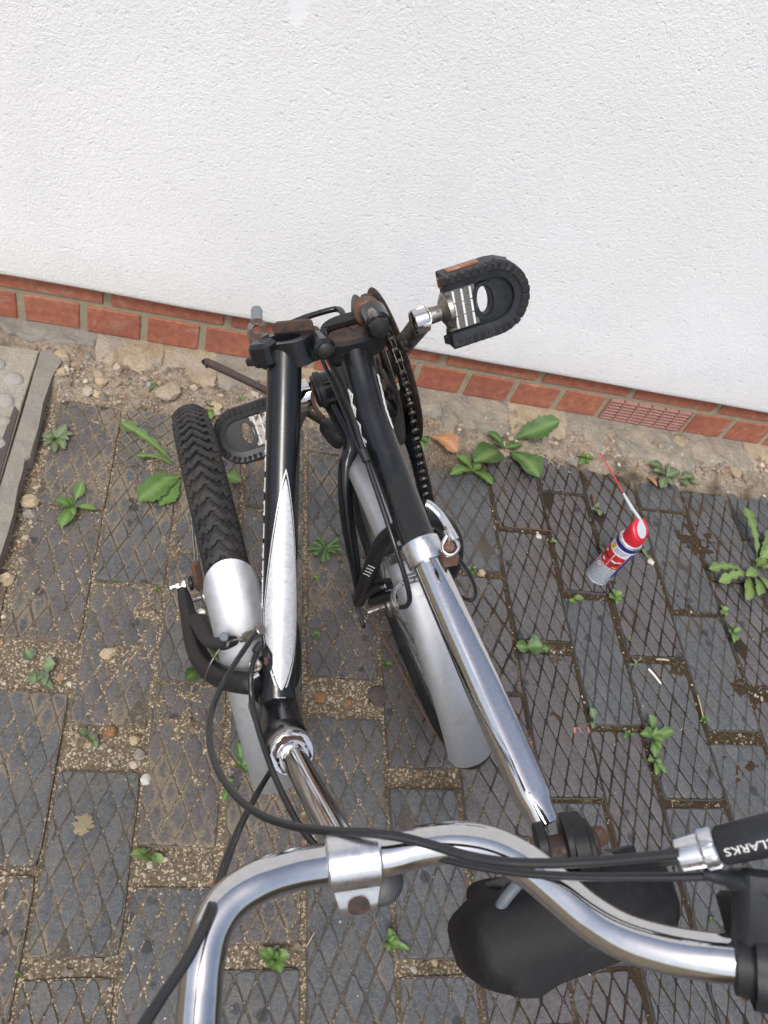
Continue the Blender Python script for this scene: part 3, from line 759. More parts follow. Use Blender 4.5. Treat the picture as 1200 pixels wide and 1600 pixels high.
for (cx,cy,r) in [(-.02,-.12,.017),(.015,-.15,.018),(-.035,-.17,.016),(.012,-.205,.017),(-.03,-.225,.016),(.018,-.255,.014),(-.012,-.27,.017),(.020,-.305,.015),(-.03,-.31,.016),(.0,-.345,.016),(-.07,-.14,.017),(-.07,-.2,.017),(-.07,-.26,.016)]:
    m2=MB(); N=16; rings=[(1,0),(.97,.003),(.8,.006),(.45,.0078)]
    vs=[]
    w=[1+.16*mnoise.noise(Vector((math.cos(2*math.pi*k/N)*1.3+cx*90,math.sin(2*math.pi*k/N)*1.3,cy*70))) for k in range(N)]
    for rr,z in rings: vs+=[(cx+math.cos(2*math.pi*k/N)*r*rr*w[k],cy+math.sin(2*math.pi*k/N)*r*rr*w[k]*1.05,kz-.006+z) for k in range(N)]
    fs=[(i*N+k,i*N+(k+1)%N,(i+1)*N+(k+1)%N,(i+1)*N+k) for i in range(3) for k in range(N)]+[tuple(3*N+k for k in range(N))]
    m2.add(vs,fs); m2.build('cobble',M['cobble'],pathway,smooth=60)
m2=MB(); m2.prism((0,0,0),(1,0,0),(0,1,0),(0,0,1),[(.0395,-.62),(.0385,-.225),(.030,-.215),(.012,-.60)],kz-.008,kz-.001,.001); m2.build('dark_strip',M['darkstone'],pathway,smooth=0)


# ================================================================== BICYCLE
# folded: both halves stand side by side on their wheels, the frame hinge swung up towards the wall
BO=Vector((.53,-.67,0))
bike=empty('folding_bicycle',BO,'black and silver folding bicycle standing folded in half by the white wall','bicycle')
def wframe(cx,cy,h,ln,Rt=.25):
    h,ln=math.radians(h),math.radians(ln)
    fw=V(math.cos(h),math.sin(h),0); side=V(math.sin(h),-math.cos(h),0)
    up=V(0,0,1)*math.cos(ln)+side*math.sin(ln); ax=fw.cross(up)
    return V(cx,cy,Rt*math.cos(ln)),fw,up,ax
RF=wframe(.654,-.663,107.8,-21.); FF=wframe(.409,-.678,105.2,-13.4)
def L(F,a,b,w=0): return F[0]+F[1]*a+F[2]*b+F[3]*w
def rad(wpx,d): return wpx*d/(2*FPX)
def part(name,mb,mat,parent=None,smooth=42,label=None):
    o=mb.build(name,mat,parent or bike,smooth)
    if label: o['label']=label
    return o
def T(name,pts,r,mat,n=14,parent=None,sub=6,flat=None,hint=(0,0,1),label=None,ends=True):
    """bent tube through points (world)"""
    P=spl(pts,sub) if sub else pts
    if hasattr(r,'__len__'): R=[float(q[0]) for q in spl([(x,) for x in r],sub)] if sub else r
    else: R=r
    m_=MB(); m_.tube([Vector(p) for p in P],R,n,ends,0,flat,hint); return part(name,m_,mat,parent,50,label)

# ---------------- wheels
def knob(mb,F,poly,R0,h,cr=.0225):
    """block of tread: poly in (along the tyre, across) metres"""
    def P(s_,t_,hh):
        th=s_/.25; ph=t_/cr*.93
        rr=.2255+(cr+.0025+hh)*math.cos(ph); w=(cr+.0025+hh)*math.sin(ph)
        return L(F,rr*math.cos(th),rr*math.sin(th),w)
    n=len(poly); c=np.mean(np.array(poly),0)
    lo=[P(a,b_,-.0006) for a,b_ in poly]; hi=[P(c[0]+(a-c[0])*.90,c[1]+(b_-c[1])*.90,h) for a,b_ in poly]
    mb.add(lo+hi,[(k,(k+1)%n,n+(k+1)%n,n+k) for k in range(n)]+[tuple(n+k for k in range(n))])
def bar(s0,t0,s1,t1,w):
    dx,dy=s1-s0,t1-t0; l=math.hypot(dx,dy); nx_,ny_=-dy/l*w/2,dx/l*w/2
    return [(s0-nx_,t0-ny_),(s1-nx_,t1-ny_),(s1+nx_,t1+ny_),(s0+nx_,t0+ny_)]
def torus(mb,F,R,rw,rh,n=96,k=18,m=0):
    vs=[];fs=[]
    for i in range(n):
        th=2*math.pi*i/n
        for j in range(k):
            a=2*math.pi*j/k; rr=R+rh*math.cos(a); vs.append(L(F,rr*math.cos(th),rr*math.sin(th),rw*math.sin(a)))
    for i in range(n):
        for j in range(k): fs.append((i*k+j,((i+1)%n)*k+j,((i+1)%n)*k+(j+1)%k,i*k+(j+1)%k))
    mb.add(vs,fs,m)
def make_wheel(F,label,nsp=28):
    m_=MB(); prof=[(-.0125,.205),(-.0135,.1985),(-.009,.190),(0,.1865),(.009,.190),(.0135,.1985),(.0125,.205),(0,.201)]
    n=72; vs=[];fs=[]; k=len(prof)
    for i in range(n):
        th=2*math.pi*i/n
        for w,r in prof: vs.append(L(F,r*math.cos(th),r*math.sin(th),w))
    for i in range(n):
        for j in range(k): fs.append((i*k+j,((i+1)%n)*k+j,((i+1)%n)*k+(j+1)%k,i*k+(j+1)%k))
    m_.add(vs,fs); wh=part('wheel',m_,M['rim'],None,40,label)
    m_=MB(); torus(m_,F,.2255,.0245,.0225); part('tyre',m_,M['rubber'],wh,60)
    m_=MB(); NP=92; per=2*math.pi*.25/NP
    for q in range(NP):
        s0=q*per
        for sg in (1,-1):
            o_=s0+(0 if sg>0 else per*.5)
            knob(m_,F,bar(o_,.0012*sg,o_+.0105,.0098*sg,.0066),.25,.0017)
            knob(m_,F,bar(o_+.0125,.0092*sg,o_+.0050,.0172*sg,.0064),.25,.0017)
            knob(m_,F,bar(o_+.0075,.0180*sg,o_+.0145,.0222*sg,.0066),.25,.0015)
            knob(m_,F,bar(o_+.0010,.0195*sg,o_+.0030,.0225*sg,.0050),.25,.0018)
        knob(m_,F,bar(s0+.0125,-.0040,s0+.0160,.0040,.0048),.25,.0017)
    tr=part('tread',m_,M['tread'],wh,30); tr['kind']='stuff'
    m_=MB(); m_.lathe(L(F,0,0,-.040),F[3],[(0,.010),(.003,.019),(.007,.019),(.009,.012),(.040,.011),(.071,.012),(.073,.019),(.077,.019),(.080,.010)],20); part('hub',m_,M['worn'],wh)
    m_=MB(); m_.cyl(L(F,0,0,-.066),L(F,0,0,.066),.0047,12); part('axle',m_,M['worn'],wh)
    for q in range(nsp):
        th=2*math.pi*(q+.5)/nsp; sg=1 if q%2 else -1; th2=th+(.9 if (q//2)%2 else -.9)
        m_=MB(); m_.tube([L(F,.018*math.cos(th2),.018*math.sin(th2),.030*sg),L(F,.188*math.cos(th),.188*math.sin(th),.002*sg)],.00105,6)
        part('spoke',m_,M['worn'],wh)
    return wh
fwheel=make_wheel(FF,'front wheel with its knobbly tyre in view'); RW=(RF[0]+RF[3]*.013,RF[1],RF[2],RF[3]); rwheel=make_wheel(RW,'rear wheel mostly hidden under its mudguard')

def guard(F,a0,a1,R,half,depth,mat,taper=0,w0=0.0,n=44,R1=None):
    """curved mudguard: a thin arched strip with rolled edges"""
    m_=MB(); vs=[];fs=[]; ns=14
    for i in range(n+1):
        u=i/n; th=math.radians(a0+(a1-a0)*u); hw=half*(1-taper*max(0,(.10-u)/.10)**2)
        RR=R if R1 is None else R+(R1-R)*u
        for side in (0,1):
            for j in range(ns+1):
                v=-1+2*j/ns; th=math.radians(a0+(a1-a0)*u-5.5*(1-v*v)*(1-u)**14+2.0*(1-v*v)*u**30); dd=depth*(abs(v)**2.2); rr=RR-dd-(.0011 if side else 0); w=hw*math.sin(v*1.35)/math.sin(1.35)
                vs.append(L(F,rr*math.cos(th),rr*math.sin(th),w+w0))
    k=2*(ns+1)
    for i in range(n):
        for j in range(ns):
            fs.append((i*k+j,(i+1)*k+j,(i+1)*k+j+1,i*k+j+1)); o=ns+1
            fs.append((i*k+o+j,i*k+o+j+1,(i+1)*k+o+j+1,(i+1)*k+o+j))
        for j in (0,ns):
            a_,b_=(i*k+j,(i+1)*k+j); c_,d_=((i+1)*k+ns+1+j,i*k+ns+1+j); fs.append((a_,d_,c_,b_) if j==0 else (a_,b_,c_,d_))
    for i in (0,n):
        for j in range(ns): fs.append((i*k+j,i*k+j+1,i*k+ns+2+j,i*k+ns+1+j))
    m_.add(vs,fs); return m_
part('mudguard',guard(FF,116.5,186,.270,.0290,.0165,None,.0),M['silver'],None,50,'silver front mudguard with a grey tail')
part('mudguard',guard(RF,62,165,.269,.0285,.0150,None,.0),M['silver'],None,50,'long silver rear mudguard')
# front tyre stays and rusty clip
for dw in (-.031,-.036):
    T('mudguard_stay',[at(312+(dw+.031)*900,898,1.02),at(306+(dw+.031)*900,840,1.035),at(300+(dw+.031)*700,770,1.05),at(296,735,1.06)],.0013,M['worn'],8,sub=3)
m_=MB(); c0=at(309,900,1.02); u_,v_,w_=frame(at(301,868,1.0)-at(314,925,1.04)); m_.box(c0,u_,v_,w_,.006,.0035,.024,.002); part('stay_clip',m_,M['rust'],None,42,'rust brown clip at the front axle')
T('mudguard_stay',[at(308,1105,1.02),at(335,1148,1.0),at(377,1202,.965)],.0012,M['rust'],8,sub=4,label='thin rusty front stay')
T('mudguard_stay',[L(RF,.0,.0,-.062),at(600,1000,1.10),at(648,1090,1.06),at(690,1160,1.035),at(716,1184,1.02)],.0013,M['rust'],8,sub=5,label='long rusty wire stay of the rear mudguard')

# ---------------- rear half of the frame
seat_c,seat_t=at(664,868,.742),at(851,1287,.655)
sdir=(seat_t-seat_c).normalized()
hingeR=at(552,540,.832); weld=at(632,782,.795)
T('main_tube',[hingeR,at(569,604,.825),at(581,650,.816),at(599,702,.806),at(620,756,.793),at(642,814,.768),at(655,848,.753),seat_c-sdir*.003],[.0166,.0167,.0168,.0168,.0169,.0168,.0166,.0164],M['black'],28,sub=8,label='rear half of the black main tube')
m_=MB(); m_.tube([at(633,790,.786),L(RF,.155,.335,.0)],[.0130,.0150],20); st_=part('seat_tube',m_,M['satin'])
T('weld_bead',[at(609,773,.778),at(619,776,.772),at(630,774,.772),at(638,767,.776),at(645,757,.785)],.0024,M['satin'],8,sub=4)
# bottom bracket, chainstays, seatstays
BBa,BBb=.155,.320
m_=MB(); m_.cyl(L(RF,BBa,BBb,-.030),L(RF,BBa,BBb,.034),.0205,28); part('bottom_bracket_shell',m_,M['black'])
m_=MB(); m_.lathe(L(RF,BBa,BBb,-.026),-RF[3],[(0,.0225),(.006,.0225),(.007,.020),(.010,.0195),(.011,.017)],24); part('bottom_bracket_cup',m_,M['plastic'])
T('chainstay',[L(RF,.150,.300,-.020),at(547,690,.985),at(541,730,.985),at(540,775,.990),at(546,830,1.005),at(559,908,1.035),at(562,940,1.07)],[.0105,.0100,.0098,.0096,.0090,.0066,.0055],M['black'],18,label='left chainstay with its outward bend')
T('chainstay',[L(RF,.150,.300,.024),L(RF,.122,.285,.048),L(RF,.095,.24,.062),L(RF,.06,.15,.066),L(RF,.02,.05,.068),L(RF,0,0,.066)],[.0105,.0100,.0098,.0096,.0080,.0055],M['black'],18,label='right chainstay beside the chain')
T('seatstay',[at(642,812,.80),at(622,828,.815),at(600,846,.85),at(584,876,.90),at(570,915,.97),at(561,940,1.05)],[.0085,.0098,.0096,.0092,.0088,.0080],M['satin'],18,label='left seatstay with small white lettering')
T('seatstay',[at(660,806,.80),at(684,812,.815),at(703,830,.85),at(712,858,.90),at(708,890,.98),L(RF,0,0,.066)],[.0085,.0098,.0096,.0090,.0080,.006],M['satin'],18,label='right seatstay behind the quick release')
T('stay_bridge',[at(596,862,.87),at(640,858,.88),at(698,842,.87)],.0055,M['satin'],12,sub=4)
m_=MB(); 
for w in (-.064,.064): m_.prism(L(RF,0,0,w),RF[1],RF[2],RF[3],[(-.016,-.012),(.012,-.014),(.03,.012),(.008,.03),(-.02,.012)],-.0025,.0025,.0005)
part('dropouts',m_,M['satin'])
m_=MB(); m_.lathe(L(RF,0,0,-.060),-RF[3],[(0,.009),(.007,.009),(.008,.0055),(.014,.0055)],6); part('axle_nut',m_,M['worn'])
m_=MB(); m_.lathe(L(RF,0,0,.030),RF[3],[(0,.034),(.003,.036),(.006,.030),(.009,.032),(.012,.026),(.015,.028),(.018,.020)],28); part('sprocket_block',m_,M['darkrust'])
# hinge plate on the rear half: an open dark cup with a pivot boss
hd=(hingeR-weld).normalized(); hu=RF[3]; hu=(hu-hd*hu.dot(hd)).normalized(); hv=hd.cross(hu)
ctr=at(552,522,.828)
out=[]; 
for k in range(28):
    a=2*math.pi*k/28; out.append((.0335*math.copysign(abs(math.cos(a))**.7,math.cos(a)),.0225*math.copysign(abs(math.sin(a))**.8,math.sin(a))))
inn=[(a*.80,b_*.72) for a,b_ in out]
# plate tilted so its mating face looks up
ht=(hd*.62+(at(555,520,.7)-ctr).normalized()*.86).normalized(); ht=(ht-hu*ht.dot(hu)).normalized(); hv2=ht.cross(hu).normalized()
m_=MB(); m_.prism(ctr-ht*.010,hu,hv2,ht,out,-.006,.004,.0); m_.prism(ctr-ht*.006,hu,hv2,ht,out,0,.015,0,0,inn); part('hinge_plate',m_,M['satin'],None,42,'hinge plate of the rear half')
m_=MB(); m_.prism(ctr-ht*.003,hu,hv2,ht,inn,0,.003,.001); part('hinge_face',m_,M['darkrust'],None,42,'rusty mating face of the rear hinge plate')
m_=MB(); m_.prism(ctr+ht*.004,hu,hv2,ht,[(-.030,.010),(.028,.010),(.029,.016),(-.028,.016)],0,.006,.003); part('hinge_lip',m_,M['satin'])
bo=at(588,500,.805); bd=(at(596,516,.79)-at(583,488,.82)).normalized()
m_=MB(); m_.cyl(bo-bd*.020,bo+bd*.012,.0135,24,0,.003); part('hinge_boss',m_,M['black'])
m_=MB(); m_.lathe(bo+bd*.012,bd,[(0,.0105),(.002,.0115),(.006,.0110),(.008,.006)],6); part('hinge_nut',m_,M['satin'])
m_=MB(); m_.lathe(at(575,489,.825),bd,[(-.012,.012),(-.010,.0145),(.000,.0145),(.002,.0125)],20); part('hinge_washer',m_,M['rust'])
m_=MB(); m_.cyl(at(581,488,.80),at(584,494,.79),.0052,10); part('grease_nipple',m_,M['worn'])
# rod over the hinge
T('hinge_rod',[at(452,506,.86),at(480,495,.865),at(510,486,.87),at(526,483,.87),at(534,487,.86),at(539,502,.845)],.0033,M['black'],12,label='thin black bent rod above the hinge')

# collar and quick release
m_=MB(); cr_=.0188
m_.lathe(seat_c-sdir*.014,sdir,[(0,cr_-.003),(.001,cr_),(.021,cr_),(.023,cr_-.0015),(.023,.0152),(.004,.0152)],36,caps=False); part('seat_clamp',m_,M['alu'])
ear=at(711,860,.722); 
m_=MB(); e0=at(693,872,.735); u_=(at(722,868,.72)-e0).normalized(); 
m_.prism(e0,u_,(sdir-u_*sdir.dot(u_)).normalized(),u_.cross((sdir-u_*sdir.dot(u_)).normalized()),[(-.008,-.010),(.013,-.009),(.016,.0),(.013,.008),(-.008,.010)],-.004,.004,.001); part('clamp_ear',m_,M['rust'],None,42,'rusty clamp ear')
def R_at(pts,d): return [at(x,y,dd) for (x,y),dd in zip(pts,d)]
qp=R_at([(666,786),(674,790),(688,804),(700,822),(712,843)],[.70,.70,.70,.695,.69])
m_=MB(); m_.tube([Vector(p) for p in spl(qp,6)],[.0030]*25,12,True,0,(1.3,.75)); 
rv=(at(712,843,.69)-at(700,822,.69)).normalized(); 
ring=[]; cq=at(701,853,.693); 
u_=(at(720,853,.693)-cq).normalized(); v_=(at(701,833,.693)-cq).normalized()
loop=[at(713,845,.69),at(716,856,.692),at(709,865,.694),at(699,866,.695),at(692,858,.695),at(694,846,.694),at(699,836,.694),at(696,828,.694)]
m_.tube([Vector(p) for p in spl(loop,5)],.0022,10)
part('quick_release_lever',m_,M['alu'])
m_=MB(); m_.cyl(at(702,854,.702),at(702,854,.688),.0050,14); part('lever_pivot',m_,M['rust'])
m_=MB(); m_.tube([Vector(p) for p in spl(R_at([(694,822),(698,828),(701,836),(702,846)],[.69]*4),4)],.0014,8); part('lever_spring',m_,M['worn'])

# seat post: chrome with one flattened side and a swaged end
m_=MB(); N=36; vs=[];fs=[]; u_,v_,w_=frame(sdir); Lp=(seat_t-seat_c).length
tocam=(Vector(CP)-(seat_c+seat_t)*.5); tocam=(tocam-sdir*tocam.dot(sdir)).normalized(); sideR=sdir.cross(tocam)
prof=[(.0,.0143),(.02,.0145),(.30,.0158),(.55,.0166),(.88,.0164),(.91,.0158),(.945,.0132),(1.0,.0124),(1.005,.009)]
for t_,r_ in prof:
    for k in range(N):
        a=2*math.pi*k/N; x,y=math.cos(a)*r_,math.sin(a)*r_
        # ground flat on the side that faces up
        fl=(-sideR*.45+tocam).normalized(); p=sideR*x+tocam*y; h=p.dot(fl)-r_*.86
        if h>0 and .06<t_<.93: p=p-fl*h
        vs.append(seat_c+sdir*(Lp*t_)+p)
for i in range(len(prof)-1):
    for k in range(N): fs.append((i*N+k,i*N+(k+1)%N,(i+1)*N+(k+1)%N,(i+1)*N+k))
fs.append(tuple((len(prof)-1)*N+k for k in range(N))); m_.add(vs,fs); part('seatpost',m_,M['post'],None,20)

# saddle clamp and rails
sax=RF[3]; ca_=at(893,1322,.60); 
def along(x,y,d0,d1): return at(x,y,d0),at(x,y,d1)
sv=(at(940,1312,.60)-at(850,1330,.60)).normalized()
m_=MB(); m_.cyl(ca_-sv*.022,ca_+sv*.020,.0105,20); part('clamp_bolt',m_,M['darkrust'])
for q,(px_,py_,rr,hw) in enumerate([(846,1312,.0155,.0040),(888,1308,.0205,.0040),(903,1312,.0225,.0060),(917,1316,.0200,.0040)]):
    c_=at(px_,py_+6,.60); m_=MB(); m_.lathe(c_-sv*hw,sv,[(0,rr-.002),(.001,rr),(2*hw-.001,rr),(2*hw,rr-.002)],26); part('saddle_clamp_disc',m_,M['satin'])
m_=MB(); m_.lathe(at(924,1309,.60),sv,[(0,.0065),(.005,.0080),(.009,.0070),(.012,.004)],6); part('clamp_nut',m_,M['rust'])
# saddle: broad rear with two lobes, narrowing forward, seen from its rear edge
sc_=at(888,1425,.585)
lat=(at(1000,1392,.585)-at(770,1470,.555)).normalized()
nrm=sdir; nrm=(nrm-lat*nrm.dot(lat)).normalized(); fwd=nrm.cross(lat)      # fwd runs down, away from the camera
if fwd.z>0: fwd=-fwd
m_=MB(); nu,nv=34,30; vs=[];fs=[]
def halfw(y): # y 0 rear .. 1 nose
    k=[(0,.073),(.04,.080),(.12,.085),(.25,.083),(.40,.066),(.55,.042),(.75,.027),(.93,.020),(1,.009)]
    for (a,ra),(b_,rb) in zip(k[:-1],k[1:]):
        if y<=b_:
            t_=(y-a)/(b_-a); t_=t_*t_*(3-2*t_); return ra+(rb-ra)*t_
    return k[-1][1]
for i in range(nu+1):
    y=i/nu; hw=halfw(y)
    for j in range(nv):
        a=2*math.pi*j/nv; x=math.copysign(abs(math.cos(a))**.50,math.cos(a)); s_=math.sin(a)
        top=.034*(1-.30*y); bot=.026
        lob=.010*math.exp(-((abs(x)-.58)/.36)**2)*(1-min(1,y*1.8)) - .007*math.exp(-(x/.20)**2)*(1-min(1,y*1.2))
        z=(top*max(0,s_)**.55+lob*max(0,s_)**.5) if s_>0 else -bot*(abs(s_)**.6)
        e=1 if i not in (0,nu) else .55
        yy=y-(.10*(1-abs(x)**2)*-.25 if y<.15 else 0)
        vs.append(sc_+lat*(x*hw)+nrm*(z*e)+fwd*((yy-.10)*.25))
for i in range(nu):
    for j in range(nv): fs.append((i*nv+j,i*nv+(j+1)%nv,(i+1)*nv+(j+1)%nv,(i+1)*nv+j))
fs.append(tuple(range(nv-1,-1,-1))); fs.append(tuple(nu*nv+k for k in range(nv)))
m_.add(vs,fs); sad=part('saddle',m_,M['vinyl'],None,60)
m_=MB(); m_.lathe(at(800,1408,.585),at(778,1432,.6)-at(812,1384,.6),[(-.008,.010),(.004,.0115),(.012,.013)],18); part('rail_socket',m_,M['plastic'],sad)
T('saddle_rail',[at(779,1420,.565),at(798,1394,.565),at(830,1362,.575),at(880,1340,.60)],.0042,M['slate'],12,sad)
T('saddle_rail',[at(995,1372,.60),at(960,1345,.60),at(925,1335,.605),at(890,1338,.61)],.0040,M['worn'],12,sad)
m_=MB(); m_.prism(at(905,1395,.60),lat,fwd,nrm,[(-.05,-.012),(.05,-.012),(.055,.0),(.04,.10),(-.04,.10),(-.055,.0)],-.020,-.004,.006); part('saddle_base',m_,M['black'],sad)

# ---------------- crank set
cw=.0490
def disc(mb,F,ca,cb,w0,w1,r0,r1,n=64,m=0,dish=0):
    rings=[(r0,w0),(r1-.0015,w0+dish),(r1,w0+dish+.0008),(r1,w1+dish-.0006),(r1-.0015,w1+dish),(r0,w1)]
    vs=[L(F,ca+r*math.cos(2*math.pi*k/n),cb+r*math.sin(2*math.pi*k/n),w) for r,w in rings for k in range(n)]
    fs=[(i*n+k,i*n+(k+1)%n,((i+1)%6)*n+(k+1)%n,((i+1)%6)*n+k) for i in range(6) for k in range(n)]
    mb.add(vs,fs,m)
m_=MB(); disc(m_,RF,BBa,BBb,cw-.0030,cw-.0010,.058,.0925,72,0,-.004)
for k in range(5):
    a=2*math.pi*k/5+.3; 
    p0,p1=L(RF,BBa+.016*math.cos(a),BBb+.016*math.sin(a),cw-.001),L(RF,BBa+.062*math.cos(a),BBb+.062*math.sin(a),cw-.004)
    u_,v_,w_=frame(p1-p0,RF[3]); m_.box((p0+p1)*.5,u_,v_,w_,.011,.0016,.026,.001)
part('inner_guard',m_,M['guarddark'],None,40,'black inner chain guard disc')
m_=MB(); disc(m_,RF,BBa,BBb,cw+.011,cw+.013,.030,.0945,72,0,.003); part('outer_guard',m_,M['darkrust'],None,40,'rust tinged outer chain guard disc')
m_=MB(); n=44*2; vs=[];fs=[]
for w in (cw+.0045,cw+.0075):
    for k in range(n):
        r=.0865 if k%2 else .0825; a=2*math.pi*k/n; vs.append(L(RF,BBa+r*math.cos(a),BBb+r*math.sin(a),w))
    for k in range(n):
        a=2*math.pi*k/n; vs.append(L(RF,BBa+.055*math.cos(a),BBb+.055*math.sin(a),w))
for k in range(n):
    k2=(k+1)%n; fs+=[(k,k2,n+k2,n+k),(2*n+k,3*n+k,3*n+k2,2*n+k2),(k,2*n+k,2*n+k2,k2)]
m_.add(vs,fs); part('chainring',m_,M['grease'],None,30)
# chain: links round the ring and on to the rear sprocket
Rr,rs=.0862,.0300; A=np.array((BBa,BBb)); B_=np.array((0.,0.)); D=B_-A; dl=np.linalg.norm(D); ba=math.atan2(D[1],D[0])
ga=math.acos((Rr-rs)/dl); path_=[]
a0,a1=ba+ga,ba-ga+2*math.pi
arc=[A+Rr*np.array((math.cos(a),math.sin(a))) for a in np.linspace(a0,a1,80)]
arc2=[B_+rs*np.array((math.cos(a),math.sin(a))) for a in np.linspace(ba-ga,ba+ga,20)]
poly=arc+arc2; poly.append(poly[0])
cum=[0]
for p,q in zip(poly[:-1],poly[1:]): cum.append(cum[-1]+np.linalg.norm(q-p))
tot=cum[-1]; nl=int(round(tot/.0127)); 
def onpath(s_):
    s_%=tot; i=max(0,min(len(poly)-2,int(np.searchsorted(cum,s_))-1)); t_=(s_-cum[i])/max(1e-9,cum[i+1]-cum[i]); return poly[i]+(poly[i+1]-poly[i])*t_
lm=MB(); pm=MB(); cm_=cw+.006
for k in range(nl):
    p=onpath(k*tot/nl); q=onpath((k+1)*tot/nl); inner=k%2
    for sg in (-1,1):
        w=cm_+sg*(.0023 if inner else .0033)
        d=(q-p)/np.linalg.norm(q-p); nrm_=np.array((-d[1],d[0])); c_=(p+q)/2
        ol=[]
        for a in np.linspace(0,2*math.pi,13)[:-1]:
            ol.append((math.cos(a),math.sin(a)))
        pts2=[]
        for x,y in ol:
            xx=math.copysign(.0063,x)+x*.0036 if abs(x)>.3 else x*.010; yy=y*(.0036 if abs(x)>.3 else .0024); pts2.append(c_+d*xx+nrm_*yy)
        lo=[L(RF,a[0],a[1],w-.0005) for a in pts2]; hi=[L(RF,a[0],a[1],w+.0005) for a in pts2]; n=len(lo)
        lm.add(lo+hi,[(i,(i+1)%n,n+(i+1)%n,n+i) for i in range(n)]+[tuple(range(n-1,-1,-1)),tuple(n+i for i in range(n))])
    m2=pm; m2.cyl(L(RF,p[0],p[1],cm_-.0042),L(RF,p[0],p[1],cm_+.0042),.0016,7,0,.0003); lm.cyl(L(RF,p[0],p[1],cm_-.0022),L(RF,p[0],p[1],cm_+.0022),.0038,8,0,.0004)
ch=part('chain',lm,M['grease'],None,30); ch['kind']='stuff'
cp_=part('chain_pins',pm,M['pin'],None,40); cp_['kind']='stuff'
# cranks
ang=math.radians(116); cdv=(RF[1]*math.cos(ang)+RF[2]*math.sin(ang))
def crank(sg,w0,w1,mat):
    b0=L(RF,BBa,BBb,w0); e=L(RF,BBa,BBb,w1)+cdv*(.165*sg)
    pts=[b0-cdv*.012*sg,b0+cdv*.02*sg,b0+cdv*.06*sg+RF[3]*((w1-w0)*.15),b0+cdv*.11*sg+RF[3]*((w1-w0)*.6),e-cdv*.012*sg,e+cdv*.006*sg]
    T('crank',pts,[.013,.0135,.0115,.0105,.0110,.0100],mat,20,flat=(1.12,.82),hint=RF[3],label='right crank in dull worn metal' if sg>0 else 'left crank in worn chrome')
    return e
eR=crank(1,.060,.076,M['worn']); eL=crank(-1,-.052,-.064,M['worn'])
m_=MB(); m_.lathe(eR-RF[3]*.011-cdv*.004,RF[3],[(0,.0105),(.002,.0128),(.015,.0128),(.017,.0105)],24); part('crank_eye',m_,M['chrome'],None,42,'bright chrome end of the right crank')
m_=MB(); m_.lathe(L(RF,BBa,BBb,-.0405),-RF[3],[(0,.0150),(.001,.0185),(.030,.0182),(.033,.0160)],28); part('crank_boss',m_,M['chrome'],None,42,'bright chrome boss of the left crank')
rr_=[]
for k in range(24):
    a=2*math.pi*k/24; rr_.append(L(RF,BBa-.006+.0225*math.cos(a),BBb-.008+.0225*math.sin(a),-.0390+.004*math.sin(a*2)))
m_=MB(); m_.tube(rr_,.0021,8,closed=True); part('lock_ring',m_,M['rust'],None,42,'loose rusty ring on the crank axle')

